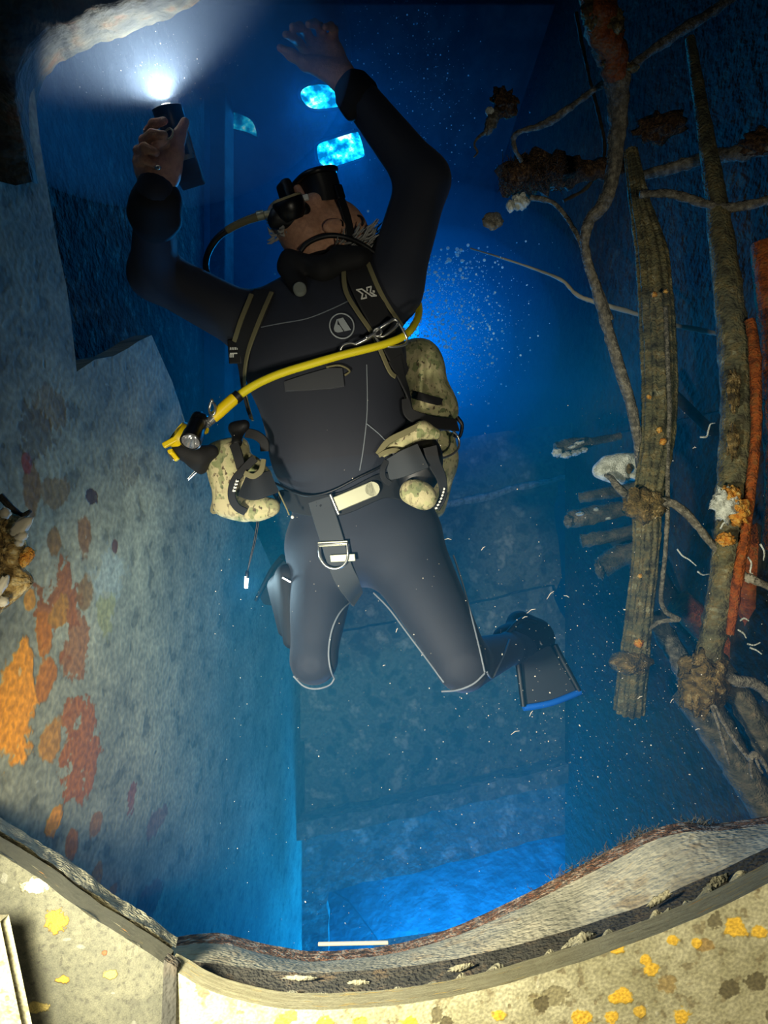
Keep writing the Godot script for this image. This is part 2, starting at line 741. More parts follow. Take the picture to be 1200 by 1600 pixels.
func build_materials() -> void:
	var bump := ntex(3, 0.035, [], [], 6)
	var fine := ntex(5, 0.12, [], [], 4)
	mat("rust_dark", Color.WHITE, 0.95, 0.0, ntex(11, 0.012, [Color(0.09, 0.085, 0.06), Color(0.19, 0.18, 0.13), Color(0.17, 0.11, 0.06), Color(0.25, 0.24, 0.18)], [0.25, 0.45, 0.6, 0.8]), 0.9, bump, 1.6)
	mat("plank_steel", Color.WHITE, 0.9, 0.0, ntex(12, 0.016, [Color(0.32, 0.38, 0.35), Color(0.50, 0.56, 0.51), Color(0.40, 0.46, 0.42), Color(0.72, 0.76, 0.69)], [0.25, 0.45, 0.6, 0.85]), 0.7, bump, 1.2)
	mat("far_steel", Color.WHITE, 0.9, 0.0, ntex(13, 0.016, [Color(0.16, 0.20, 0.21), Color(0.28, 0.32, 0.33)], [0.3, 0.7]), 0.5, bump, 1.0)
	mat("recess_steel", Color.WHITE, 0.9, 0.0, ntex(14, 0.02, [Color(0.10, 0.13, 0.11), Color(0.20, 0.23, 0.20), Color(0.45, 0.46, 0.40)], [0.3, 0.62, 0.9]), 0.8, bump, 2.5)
	mat("crust", Color.WHITE, 0.95, 0.0, ntex(15, 0.03, [Color(0.20, 0.17, 0.11), Color(0.42, 0.37, 0.22), Color(0.50, 0.40, 0.22), Color(0.72, 0.66, 0.48)], [0.25, 0.5, 0.62, 0.85]), 2.2, fine, 0.8)
	mat("pipe_olive", Color.WHITE, 0.9, 0.0, ntex(16, 0.022, [Color(0.22, 0.21, 0.15), Color(0.40, 0.40, 0.29), Color(0.45, 0.39, 0.23), Color(0.62, 0.62, 0.50)], [0.25, 0.5, 0.68, 0.85]), 1.6, fine, 0.9)
	mat("rust_orange", Color.WHITE, 0.9, 0.0, ntex(17, 0.03, [Color(0.38, 0.19, 0.06), Color(0.66, 0.32, 0.08), Color(0.52, 0.34, 0.16)], [0.3, 0.55, 0.75]), 1.8, fine, 0.8)
	mat("cable_grey", Color.WHITE, 0.9, 0.0, ntex(18, 0.04, [Color(0.30, 0.29, 0.25), Color(0.46, 0.44, 0.38), Color(0.62, 0.60, 0.52)], [0.3, 0.55, 0.8]), 2.5, fine, 0.6)
	mat("pale_cable", Color(0.62, 0.60, 0.52), 0.85)
	mat("white_sponge", Color.WHITE, 0.85, 0.0, ntex(19, 0.02, [Color(0.62, 0.64, 0.58), Color(0.88, 0.90, 0.84)], [0.3, 0.6]), 3.0, fine, 0.5)
	mat("yellow_sponge", Color.WHITE, 0.85, 0.0, ntex(20, 0.03, [Color(0.72, 0.42, 0.10), Color(0.86, 0.64, 0.24), Color(0.90, 0.80, 0.52)], [0.3, 0.55, 0.8]), 3.5, fine, 0.6)
	mat("brown_growth", Color.WHITE, 0.95, 0.0, ntex(21, 0.05, [Color(0.16, 0.11, 0.07), Color(0.40, 0.28, 0.16), Color(0.60, 0.50, 0.36)], [0.3, 0.6, 0.85]), 3.0, fine, 1.0)
	mat("rim_grey", Color.WHITE, 0.85, 0.0, ntex(22, 0.012, [Color(0.52, 0.51, 0.43), Color(0.66, 0.64, 0.54), Color(0.76, 0.73, 0.61), Color(0.62, 0.54, 0.40)], [0.25, 0.5, 0.7, 0.85]), 1.2, fine, 0.5)
	mat("frame_paint", Color.WHITE, 0.9, 0.0, ntex(28, 0.014, [Color(0.17, 0.165, 0.12), Color(0.26, 0.25, 0.19), Color(0.34, 0.32, 0.24), Color(0.38, 0.25, 0.11)], [0.3, 0.5, 0.66, 0.8]), 1.6, bump, 0.8)
	mat("rim_dark", Color.WHITE, 0.9, 0.0, ntex(23, 0.02, [Color(0.17, 0.17, 0.14), Color(0.25, 0.24, 0.20), Color(0.33, 0.28, 0.20)], [0.3, 0.6, 0.8]), 2.0, fine, 0.6)
	mat("rim_peel", Color.WHITE, 0.9, 0.0, ntex(24, 0.03, [Color(0.40, 0.40, 0.33), Color(0.58, 0.56, 0.45), Color(0.70, 0.67, 0.52)], [0.3, 0.55, 0.8]), 2.2, fine, 0.6)
	mat("rim_crust", Color.WHITE, 0.95, 0.0, ntex(25, 0.03, [Color(0.22, 0.16, 0.10), Color(0.48, 0.40, 0.28), Color(0.62, 0.30, 0.10), Color(0.78, 0.74, 0.64)], [0.36, 0.47, 0.54, 0.66]), 2.0, fine, 1.0)
	mat("neoprene", Color(0.106, 0.124, 0.170), 0.72, 0.0, null, 60.0, ntex(6, 0.2, [], [], 2, 256), 0.03)
	M.neoprene.rim_enabled = true
	M.neoprene.rim = 0.35
	mat("neoprene_black", Color(0.055, 0.055, 0.06), 0.8)
	mat("pad_grey", Color(0.21, 0.22, 0.24), 0.85)
	mat("seam_grey", Color(0.42, 0.45, 0.48), 0.7)
	mat("seam_white", Color(0.85, 0.85, 0.80), 0.6)
	mat("webbing", Color(0.10, 0.105, 0.115), 0.85)
	mat("webbing_grey", Color(0.22, 0.235, 0.25), 0.85)
	mat("khaki", Color(0.44, 0.42, 0.30), 0.85)
	mat("black_rubber", Color(0.05, 0.05, 0.055), 0.5)
	mat("black_plastic", Color(0.045, 0.045, 0.05), 0.35)
	mat("yellow_hose", Color(0.93, 0.86, 0.10), 0.5)
	mat("yellow_plastic", Color(0.95, 0.82, 0.05), 0.4)
	mat("steel", Color(0.80, 0.80, 0.78), 0.22, 0.9)
	mat("steel_worn", Color(0.66, 0.66, 0.56), 0.45, 0.6)
	mat("print_white", Color(0.88, 0.88, 0.84), 0.6)
	mat("print_grey", Color(0.62, 0.65, 0.66), 0.6)
	mat("button_grey", Color(0.50, 0.52, 0.48), 0.6)
	mat("skin", Color.WHITE, 0.6, 0.0, ntex(31, 0.02, [Color(0.72, 0.53, 0.42), Color(0.83, 0.63, 0.50)], [0.3, 0.7]), 6.0, ntex(8, 0.15, [], [], 3, 256), 0.08)
	M.skin.subsurf_scatter_enabled = true
	M.skin.subsurf_scatter_strength = 0.12
	mat("nail", Color(0.76, 0.58, 0.48), 0.35)
	mat("hair_grey", Color(0.62, 0.62, 0.60), 0.7)
	mat("camo", Color.WHITE, 0.85, 0.0, camo_texture(), 2.6, fine, 0.08)
	mat("camo_plain", Color(0.63, 0.58, 0.42), 0.85)
	mat("reflector", Color(0.9, 0.9, 0.9), 0.12, 1.0)
	mat("wood_dark", Color.WHITE, 0.95, 0.0, ntex(26, 0.02, [Color(0.22, 0.22, 0.18), Color(0.40, 0.38, 0.30), Color(0.52, 0.46, 0.36)], [0.3, 0.6, 0.85]), 1.8, fine, 0.8)
	mat("debris", Color.WHITE, 0.95, 0.0, ntex(27, 0.035, [Color(0.34, 0.26, 0.14), Color(0.62, 0.50, 0.27), Color(0.76, 0.65, 0.40), Color(0.90, 0.84, 0.66)], [0.25, 0.5, 0.66, 0.85]), 3.0, bump, 1.2)
	mat("shell", Color(0.88, 0.84, 0.72), 0.5)
	mat("silt", Color(0.86, 0.82, 0.74), 0.9)
	mat("bubble", Color(0.70, 0.92, 1.0), 0.15)
	M.bubble.backlight_enabled = true
	M.bubble.backlight = Color(0.9, 0.9, 0.9)
	mat("glass", Color(1, 1, 1, 0.10), 0.04)
	M.glass.transparency = BaseMaterial3D.TRANSPARENCY_ALPHA
	mat("lamp_glow", Color(1, 1, 1), 0.5)
	M.lamp_glow.emission_enabled = true
	M.lamp_glow.emission = Color(1.0, 0.98, 0.95)
	M.lamp_glow.emission_energy_multiplier = 6.0


func camo_texture() -> ImageTexture:
	var img := Image.create(512, 512, false, Image.FORMAT_RGB8)
	var layers := []
	for k in 3:
		var n := FastNoiseLite.new()
		n.seed = 40 + k
		n.frequency = [0.012, 0.020, 0.026][k]
		n.fractal_octaves = 3
		layers.append(n.get_seamless_image(512, 512))
	for y in 512:
		for x in 512:
			var c := Color(0.72, 0.68, 0.52)
			if layers[0].get_pixel(x, y).r > 0.60:
				c = Color(0.47, 0.50, 0.33)
			elif layers[0].get_pixel(x, y).r < 0.36:
				c = Color(0.70, 0.69, 0.50)
			if layers[2].get_pixel((x * 2) % 512, y).r > 0.74:
				c = Color(0.26, 0.20, 0.15)
			if layers[1].get_pixel(x, y).r > 0.76:
				c = Color(0.34, 0.40, 0.26)
			img.set_pixel(x, y, c)
	return ImageTexture.create_from_image(img)


# --- the left wall: one steel plate, seen at a slant; s runs away from the camera
const WALL_O := Vector3(-0.70, 0.0, -1.2)
var wall_t := Vector3(0.295, 0, -2.6).normalized()


func wall_sy(px: float, py: float) -> Vector2:
	var n := wall_t.cross(Vector3.UP)
	var h := hit_plane(px, py, WALL_O, n)
	return Vector2((h - WALL_O).dot(wall_t), h.y)


# paint with stains, [px, py, radius along, radius up in metres of the wall, colour, raggedness]
func stained(w: int, h: int, lo: Vector2, hi: Vector2, base: Array, stains: Array, seed_: int, spots := 0) -> ImageTexture:
	var ims := []
	for k in 3:
		var n := FastNoiseLite.new()
		n.seed = seed_ + k
		n.frequency = [0.006, 0.035, 0.16][k] * 1024.0 / w
		n.fractal_octaves = 4
		ims.append(n.get_image(w, h).get_data())
	var out := PackedByteArray()
	out.resize(w * h * 3)
	var a: Color = base[0]
	var b: Color = base[1]
	var c: Color = base[2]
	for k in w * h:
		var t: float = ims[0][k] / 255.0
		var f: float = ims[1][k] / 255.0
		var g: float = ims[2][k] / 255.0
		var col := a.lerp(b, clampf((t * 0.55 + f * 0.45 - 0.3) * 2.2, 0, 1))
		if f < 0.30:
			col = col.lerp(c, clampf((0.30 - f) * 6.0, 0, 0.35))
		var s := 0.80 + 0.4 * g
		out[k * 3] = clampi(int(col.r * s * 255), 0, 255)
		out[k * 3 + 1] = clampi(int(col.g * s * 255), 0, 255)
		out[k * 3 + 2] = clampi(int(col.b * s * 255), 0, 255)
	var r := RandomNumberGenerator.new()
	r.seed = seed_
	var list := stains.duplicate()
	for k in spots:
		list.append([Vector2(r.randf_range(lo.x, hi.x), r.randf_range(lo.y, hi.y)), 0.002 + 0.007 * r.randf() ** 3, 0.002 + 0.009 * r.randf() ** 3, [c, c.lerp(a, 0.6), b.lightened(0.25)][r.randi() % 3], 0.7, 0.45])
	for st in list:
		var ctr: Vector2 = st[0]
		var cx := (ctr.x - lo.x) / (hi.x - lo.x) * w
		var cy := (ctr.y - lo.y) / (hi.y - lo.y) * h
		var rx: float = st[1] / (hi.x - lo.x) * w
		var ry: float = st[2] / (hi.y - lo.y) * h
		var col: Color = st[3]
		var rag: float = st[4]
		var strength: float = st[5]
		for y in range(maxi(int(cy - ry * 1.6), 0), mini(int(cy + ry * 1.6) + 1, h)):
			for x in range(maxi(int(cx - rx * 1.6), 0), mini(int(cx + rx * 1.6) + 1, w)):
				var k := y * w + x
				var q := Vector2((x - cx) / rx, (y - cy) / ry).length()
				q += (ims[1][k] / 255.0 - 0.5) * rag * 1.6 + (ims[2][k] / 255.0 - 0.5) * rag * 0.6
				var al := clampf((1.0 - q) * 7.0, 0.0, 1.0) * strength
				if al > 0.0:
					var s: float = 0.78 + 0.44 * (ims[2][k] / 255.0)
					out[k * 3] = clampi(int(lerpf(out[k * 3], col.r * 255 * s, al)), 0, 255)
					out[k * 3 + 1] = clampi(int(lerpf(out[k * 3 + 1], col.g * 255 * s, al)), 0, 255)
					out[k * 3 + 2] = clampi(int(lerpf(out[k * 3 + 2], col.b * 255 * s, al)), 0, 255)
	return ImageTexture.create_from_image(Image.create_from_data(w, h, false, Image.FORMAT_RGB8, out))


func uv_mat(called: String, tex: Texture2D, rough: float, lo: Vector2, hi: Vector2, relief := 0.25) -> StandardMaterial3D:
	var m := StandardMaterial3D.new()
	m.resource_name = called
	m.albedo_texture = tex
	m.roughness = rough
	m.uv1_scale = Vector3(1.0 / (hi.x - lo.x), 1.0 / (hi.y - lo.y), 1)
	m.uv1_offset = Vector3(-lo.x / (hi.x - lo.x), -lo.y / (hi.y - lo.y), 0)
	m.heightmap_enabled = true
	m.heightmap_texture = tex
	m.heightmap_scale = relief
	M[called] = m
	return m


func ragged(poly: PackedVector2Array, step: float, amp: float, seed_: int) -> PackedVector2Array:
	var n := FastNoiseLite.new()
	n.seed = seed_
	n.frequency = 6.0
	var r := PackedVector2Array()
	for k in poly.size():
		var a := poly[k]
		var b := poly[(k + 1) % poly.size()]
		var m := maxi(int(a.distance_to(b) / step), 1)
		for j in m:
			var p := a.lerp(b, float(j) / m)
			r.append(p + Vector2(n.get_noise_2dv(p), n.get_noise_2dv(p + Vector2(9, 5))) * amp)
	return r


# a plate square to the view axis: its outline in pixels at depth d
func plate(px: Array, d: float, thick: float, rough_edge: float, seed_: int) -> MB:
	var poly := PackedVector2Array()
	for a in px:
		var p := P(a[0], a[1], d)
		poly.append(Vector2(p.x, p.y))
	poly = ragged(poly, 0.06, rough_edge, seed_)
	var b := MB.new()
	b.prism(poly, Transform3D(Basis(), Vector3(0, 0, -d)), thick)
	return b


func box_between(lo: Vector3, hi: Vector3) -> MB:
	var b := MB.new()
	b.rbox(Transform3D(Basis(), (lo + hi) * 0.5), hi - lo, 0.01)
	return b


func build_room() -> void:
	# left wall, with its opening at the upper right
	var orange := Color(0.84, 0.54, 0.15)
	var rust := Color(0.58, 0.34, 0.15)
	var brown := Color(0.50, 0.36, 0.17)
	var pink := Color(0.50, 0.34, 0.29)
	var spots := [[25, 1110, 0.060, 0.115, orange, 0.5, 1.0], [40, 1040, 0.03, 0.05, orange, 0.5, 1.0], [72, 1060, 0.036, 0.045, Color(0.66, 0.40, 0.14), 0.4, 0.95], [130, 1170, 0.075, 0.10, rust, 0.9, 0.95], [112, 1125, 0.04, 0.05, rust, 0.9, 0.9], [80, 1155, 0.04, 0.05, Color(0.66, 0.44, 0.16), 0.5, 0.85], [90, 950, 0.08, 0.075, rust, 1.1, 0.9], [70, 990, 0.035, 0.05, Color(0.70, 0.42, 0.13), 0.8, 0.9], [92, 960, 0.04, 0.04, Color(0.66, 0.46, 0.16), 0.5, 0.9], [120, 1000, 0.05, 0.08, rust, 1.1, 0.7], [133, 930, 0.035, 0.045, brown, 0.4, 0.8], [48, 765, 0.03, 0.055, brown, 0.5, 0.85], [85, 770, 0.05, 0.036, brown, 0.5, 0.6], [82, 845, 0.028, 0.03, brown, 0.5, 0.85], [131, 840, 0.03, 0.05, Color(0.48, 0.33, 0.18), 0.4, 0.85], [179, 856, 0.016, 0.018, Color(0.34, 0.22, 0.16), 0.5, 0.9], [143, 777, 0.03, 0.016, Color(0.24, 0.17, 0.13), 0.9, 0.9], [41, 725, 0.016, 0.022, Color(0.55, 0.22, 0.10), 0.4, 0.9], [84, 1282, 0.03, 0.028, orange, 0.6, 0.95], [110, 1320, 0.03, 0.034, Color(0.72, 0.42, 0.14), 0.5, 0.9], [150, 1285, 0.034, 0.032, Color(0.60, 0.40, 0.20), 0.4, 0.85], [152, 1368, 0.024, 0.03, Color(0.66, 0.44, 0.18), 0.6, 0.8], [173, 1400, 0.03, 0.022, Color(0.60, 0.40, 0.20), 0.4, 0.8], [235, 1408, 0.08, 0.055, pink, 0.5, 0.75], [245, 1285, 0.06, 0.035, pink, 0.6, 0.6], [205, 1250, 0.03, 0.04, Color(0.52, 0.28, 0.20), 0.9, 0.7], [47, 940, 0.02, 0.025, orange, 0.4, 0.8], [20, 100, 0.05, 0.03, orange, 0.5, 0.9], [75, 640, 0.06, 0.05, brown, 0.6, 0.45], [200, 735, 0.05, 0.05, Color(0.42, 0.38, 0.28), 0.6, 0.4], [60, 680, 0.05, 0.06, Color(0.35, 0.30, 0.2), 0.8, 0.5], [170, 900, 0.08, 0.06, Color(0.62, 0.66, 0.62), 0.9, 0.5], [165, 960, 0.04, 0.05, Color(0.58, 0.56, 0.3), 0.8, 0.5], [330, 1100, 0.15, 0.06, Color(0.6, 0.62, 0.55), 0.9, 0.3]]
	var lo := Vector2(-0.35, -2.5)
	var hi := Vector2(2.7, 1.3)
	var st := []
	for a in spots:
		st.append([wall_sy(a[0], a[1]), a[2], a[3], a[4], a[5], a[6]])
	var tex := stained(1400, 1600, lo, hi, [Color(0.46, 0.46, 0.38), Color(0.62, 0.61, 0.50), Color(0.26, 0.26, 0.20)], st, 70, 700)
	var wm := uv_mat("wall_paint", tex, 0.8, lo, hi, 0.5)
	var poly := PackedVector2Array([Vector2(-0.32, -2.9), wall_sy(480, 1480) * Vector2(1, 0) + Vector2(0, -2.9)])
	for q in [[480, 1480], [479, 1200], [472, 1060], [450, 950], [405, 840], [345, 755], [300, 690], [268, 595], [236, 522], [200, 545], [121, 580], [112, 500], [93, 390], [75, 300], [62, 220]]:
		poly.append(wall_sy(q[0], q[1]))
	poly.append(wall_sy(52, 120))
	poly.append(Vector2(-0.05, 1.25))
	poly.append(Vector2(-0.32, 1.25))
	var b := MB.new()
	b.prism(ragged(poly, 0.07, 0.012, 5), Transform3D(Basis(wall_t, Vector3.UP, wall_t.cross(Vector3.UP)), WALL_O), 0.05)
	var wl := struct("wall_left", b, wm)
	wl.set_meta("label", "grey painted steel wall with orange and rust-red patches of growth beside the diver")
	# the deeper wall seen through that opening
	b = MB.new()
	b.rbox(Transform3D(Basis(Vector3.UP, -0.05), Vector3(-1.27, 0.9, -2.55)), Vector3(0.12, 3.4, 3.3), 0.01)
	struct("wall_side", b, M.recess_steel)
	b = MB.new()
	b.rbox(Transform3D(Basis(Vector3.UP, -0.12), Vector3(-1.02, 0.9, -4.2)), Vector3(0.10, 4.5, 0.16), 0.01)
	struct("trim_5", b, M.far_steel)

	# back wall: overlapping steel strakes, each a part
	var bw := Node3D.new()
	bw.name = "wall_back"
	bw.set_meta("kind", "structure")
	bw.position = Vector3(0.3, -2.4, -3.6)
	add_child(bw)
	origin[bw] = bw.position
	var rows := [[[[360, 735], [560, 708], [700, 690], [880, 662], [1010, 640], [1010, 723], [895, 743], [800, 765], [700, 787], [560, 820], [360, 860]], 3.50, 0.06], [[[360, 850], [560, 812], [700, 783], [800, 760], [872, 745], [868, 800], [880, 900], [865, 930], [560, 1000], [360, 1035]], 3.58, 0.05], [[[360, 1015], [560, 985], [860, 915], [900, 1010], [1000, 1030], [850, 1080], [640, 1122], [480, 1158], [360, 1180]], 3.50, 0.07], [[[360, 1165], [480, 1142], [640, 1106], [850, 1062], [1010, 1030], [1010, 1180], [900, 1205], [640, 1262], [480, 1292], [360, 1310]], 3.60, 0.05], [[[360, 1302], [480, 1284], [640, 1252], [900, 1192], [1010, 1165], [1010, 1205], [900, 1222], [640, 1278], [480, 1312], [360, 1330]], 3.42, 0.12], [[[360, 1310], [480, 1292], [640, 1262], [900, 1200], [1010, 1180], [1010, 1270], [965, 1280], [860, 1308], [700, 1350], [512, 1393], [514, 1490], [360, 1500]], 3.54, 0.06]]
	var k := 0
	for r in rows:
		put("steel_strake", plate(r[0], r[1], r[2], 0.02, 80 + k), M.plank_steel, bw)
		k += 1
	# pale tube standing in for light caught by the top strake's bevel
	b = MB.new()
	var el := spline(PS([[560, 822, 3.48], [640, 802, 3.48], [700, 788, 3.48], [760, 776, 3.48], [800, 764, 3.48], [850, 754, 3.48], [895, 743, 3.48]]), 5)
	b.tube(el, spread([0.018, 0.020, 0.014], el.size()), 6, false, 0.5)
	put("lit_bevel", b, M.white_sponge, bw)
	# the lowest plate, lit blue through the breach in the floor
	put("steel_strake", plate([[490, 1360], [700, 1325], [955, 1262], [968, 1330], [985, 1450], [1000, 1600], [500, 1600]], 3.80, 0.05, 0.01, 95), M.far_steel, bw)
	put("bracket", plate([[513, 1390], [545, 1410], [590, 1470], [610, 1520], [515, 1520]], 3.66, 0.02, 0.004, 96), M.far_steel, bw)
	b = MB.new()
	b.rbox(Transform3D(Basis(Vector3.BACK, 0.14), P(640, 1478, 3.35)), Vector3(0.36, 0.05, 0.10), 0.012)
	put("ledge", b, M.white_sponge, bw)
	# right wall, ceiling, floor and the far end of the next compartment
	var ra := Vector3(1.24, 0, -1.85)
	var rb := Vector3(0.93, 0, -3.45)
	b = MB.new()
	b.rbox(frame_at((ra + rb) * 0.5 + Vector3(0.06, 0, 0.01), Vector3(-1, 0, 0.19)), Vector3(1.7, 3.6, 0.10), 0.01)
	b.v = moved(b.v, Vector3(0, -1.45, 0))
	struct("wall_right", b, M.rust_dark)
	rb = Vector3(0.78, 0, -4.8)
	b = MB.new()
	b.rbox(frame_at((ra + rb) * 0.5 + Vector3(0.06, 2.0, 0.02), Vector3(-1, 0, 0.156)), Vector3(3.0, 3.3, 0.10), 0.01)
	struct("wall_right", b, M.rust_dark)
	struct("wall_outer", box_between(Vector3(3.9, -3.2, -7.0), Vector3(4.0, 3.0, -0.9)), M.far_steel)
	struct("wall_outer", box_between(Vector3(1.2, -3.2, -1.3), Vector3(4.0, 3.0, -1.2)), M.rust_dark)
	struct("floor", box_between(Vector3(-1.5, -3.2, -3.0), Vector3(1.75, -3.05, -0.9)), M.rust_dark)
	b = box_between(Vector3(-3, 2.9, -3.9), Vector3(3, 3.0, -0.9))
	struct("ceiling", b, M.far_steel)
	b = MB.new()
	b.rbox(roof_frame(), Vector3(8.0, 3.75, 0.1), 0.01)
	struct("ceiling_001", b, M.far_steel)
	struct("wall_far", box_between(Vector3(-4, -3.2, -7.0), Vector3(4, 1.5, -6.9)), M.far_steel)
	struct("wall_side", box_between(Vector3(-4.1, -3.2, -7.0), Vector3(-4.0, 3.0, -2.0)), M.far_steel).name = "wall_outer"
	# the diagonal frames on the right wall
	var fr := [[[[1035, 600], [1130, 690], [1200, 735]], 0.018, "rust_dark", 2.35], [[[1060, 940], [1130, 1010], [1215, 1120]], 0.05, "rust_orange", 2.3], [[[960, 830], [1060, 960], [1190, 1230]], 0.045, "rust_dark", 2.5], [[[1075, 1080], [1150, 1190], [1210, 1290]], 0.05, "wood_dark", 2.0], [[[1150, 820], [1190, 960], [1235, 1060]], 0.075, "rust_orange", 2.2]]
	for f in fr:
		var pts := PackedVector3Array()
		for q in f[0]:
			pts.append(P(q[0], q[1], f[3]))
		b = MB.new()
		pts = spline(pts, 5)
		b.tube(pts, spread([f[1], f[1]], pts.size()), 8, false, 0.25, 0, 33)
		var o := put("hull_frame", b, M[f[2]])
		tag(o, ["thin dark slanting frame rib behind the ribbed pipe", "rusty slanting frame bar below the orange pipe", "long dark slanting bar behind the ribbed pipe's foot", "grey slanting bar at the lower right below the crusted joint", "broad orange rusted plate bar at the right edge"][fr.find(f)], "frame bar")


func moved(v: PackedVector3Array, by: Vector3) -> PackedVector3Array:
	var r := PackedVector3Array()
	for p in v:
		r.append(p + by)
	return r


func roof_frame() -> Transform3D:
	var a := Vector3(0, 2.75, -3.9)
	var b := Vector3(0, 1.35, -6.95)
	var n := Vector3.RIGHT.cross(b - a).normalized()
	return frame_at((a + b) * 0.5 + n * 0.05, -n) if n.y > 0 else frame_at((a + b) * 0.5 - n * 0.05, n)


func build_windows() -> void:
	var a := Vector3(0, 2.75, -3.9)
	var nn := Vector3.RIGHT.cross(Vector3(0, 1.35, -6.95) - a).normalized()
	if nn.z < 0:
		nn = -nn
	var x := frame_at(a, nn)
	var inv := x.affine_inverse()
	var list := [[[[329, 167], [350, 168], [375, 174], [397, 187], [404, 214], [385, 207], [360, 201], [337, 198]], 0.6, 0.12, 51], [[[470, 137], [485, 129], [510, 128], [540, 138], [540, 163], [505, 171], [482, 168], [468, 152]], 3.0, 1.0, 52], [[[496, 222], [520, 213], [553, 203], [563, 206], [572, 240], [562, 248], [520, 261], [500, 256], [494, 240]], 3.0, 0.6, 53]]
	var k := 0
	for w in list:
		k += 1
		var o := Node3D.new()
		o.name = "window_%d" % k
		o.set_meta("kind", "structure")
		var poly := PackedVector2Array()
		var c := Vector3.ZERO
		for q in w[0]:
			var h := hit_plane(q[0], q[1], a + nn * 0.004, nn)
			c += h / w[0].size()
			var l := inv * h
			poly.append(Vector2(l.x, l.y))
		o.position = c
		add_child(o)
		origin[o] = c
		var b := MB.new()
		b.prism(poly, Transform3D(x.basis, x.origin + nn * 0.012), 0.01, 1.6)
		var m := StandardMaterial3D.new()
		m.resource_name = "window_daylight"
		m.albedo_color = Color(0.02, 0.1, 0.12)
		m.emission_enabled = true
		m.emission_operator = BaseMaterial3D.EMISSION_OP_MULTIPLY
		m.emission = Color.WHITE
		m.emission_energy_multiplier = w[1]
		m.emission_texture = ntex(w[3], 0.018, [Color(0.0, 0.30, 0.46), Color(0.03, 0.62, 0.82), Color(0.16, 0.88, 1.0), Color(0.75, 1.0, 1.0)], [0.25, 0.48, 0.62, 0.78], 5, 256)
		put("pane", b, m, o)
		var ring := PackedVector3Array()
		for p in poly:
			ring.append(x * Vector3(p.x, p.y, 0.012))
		b = MB.new()
		ring = spline(ring, 4, true)
		b.tube(ring, spread([0.012, 0.012], ring.size()), 6, true)
		put("frame", b, M.far_steel, o)
		area("window_light", c + nn * 0.05, c + nn, Vector2(0.35, 0.25), Color(0.10, 0.62, 1.0), w[2])
	# added glow panel and post hidden by the diver's trunk, for an unseen light
	var o4 := Node3D.new()
	o4.name = "window_4"
	o4.set_meta("kind", "structure")
	o4.position = P(606, 560, 4.4)
	add_child(o4)
	origin[o4] = o4.position
	var b4 := MB.new()
	b4.rbox(Transform3D(Basis(), P(600, 560, 4.45)), Vector3(0.56, 0.60, 0.06), 0.02)
	b4.rbox(Transform3D(Basis(), P(600, 560, 4.5) + Vector3(0, -2.1, 0)), Vector3(0.12, 4.2, 0.06), 0.02)
	put("frame", b4, M.far_steel, o4)
	b4 = MB.new()
	b4.rbox(Transform3D(Basis(), P(600, 560, 4.40)), Vector3(0.46, 0.48, 0.03), 0.01)
	var m4 := mat("added_blue_glow", Color(0.02, 0.2, 0.4), 0.5)  # blue glow of the added panel, no known opening
	m4.emission_enabled = true
	m4.emission = Color(0.05, 0.62, 1.0)
	m4.emission_energy_multiplier = 2.0
	put("pane", b4, m4, o4)  # glowing face of the added panel
	spot("added_glow_spot", P(618, 556, 4.1), P(750, 545, 2.2), Color(0.02, 0.62, 1.0), 9.0, 46.0, 1.0, 0.15)  # added spot that makes the blue glow beside the diver
	area("added_blue_glow", P(600, 560, 4.36), P(600, 540, 2.0), Vector2(0.4, 0.4), Color(0.02, 0.60, 1.0), 1.1)  # added area light before the panel


# a strip lofted between pixel curves, each at its own depth
func loft(curves: Array, per: int, noise_amp: float, seed_: int, back := 0.0, behind := Vector3(0, -0.15, -1), count := 90) -> MB:
	var n := FastNoiseLite.new()
	n.seed = seed_
	n.frequency = 16.0
	n.fractal_octaves = 3
	var rows := []
	for c in curves:
		rows.append(spline(PS(c), per))
	for k in rows.size():
		rows[k] = even(rows[k], count)
	var fine := []
	for k in rows.size() - 1:
		for j in 4:
			var r := PackedVector3Array()
			for c in count:
				r.append((rows[k][c] as Vector3).lerp(rows[k + 1][c], j / 4.0))
			fine.append(r)
	fine.append(rows[rows.size() - 1])
	var pts := PackedVector3Array()
	var uvs := PackedVector2Array()
	for k in fine.size():
		for c in count:
			var p: Vector3 = fine[k][c]
			var amp := noise_amp
			pts.append(p + Vector3(0.3, 1.0, 0.6) * n.get_noise_3dv(p) * amp)
			uvs.append(Vector2(p.x, p.y - p.z))
	var b := MB.new()
	b.sheet(pts, count, fine.size(), Vector3(0, 0.3, 0), false, false, uvs)
	if back > 0.0:
		var q := PackedVector3Array()
		for p in pts:
			q.append(p + behind.normalized() * back)
		b.sheet(q, count, fine.size(), Vector3(0, -4.0, -6.0), false, false, uvs)
		var e := PackedVector3Array()
		for c in count:
			e.append(pts[c])
		for c in count:
			e.append(q[c])
		b.sheet(e, count, 2, Vector3(0, 3.0, -3.0))
	return b


# a point on the dark band of the sill under a pixel
func hit_band(px: float, py: float) -> Vector3:
	return P(px, py, lerpf(1.018, 0.925, clampf((px - 340.0) / 780.0, 0.0, 1.0)))


func even(pts: PackedVector3Array, count: int) -> PackedVector3Array:
	var total := 0.0
	for k in pts.size() - 1:
		total += pts[k].distance_to(pts[k + 1])
	var r := PackedVector3Array()
	var k := 0
	var done := 0.0
	for j in count:
		var want := total * j / (count - 1)
		while k < pts.size() - 2 and done + pts[k].distance_to(pts[k + 1]) < want:
			done += pts[k].distance_to(pts[k + 1])
			k += 1
		var seg := pts[k].distance_to(pts[k + 1])
		r.append(pts[k].lerp(pts[k + 1], clampf((want - done) / maxf(seg, 1e-6), 0, 1)))
	return r


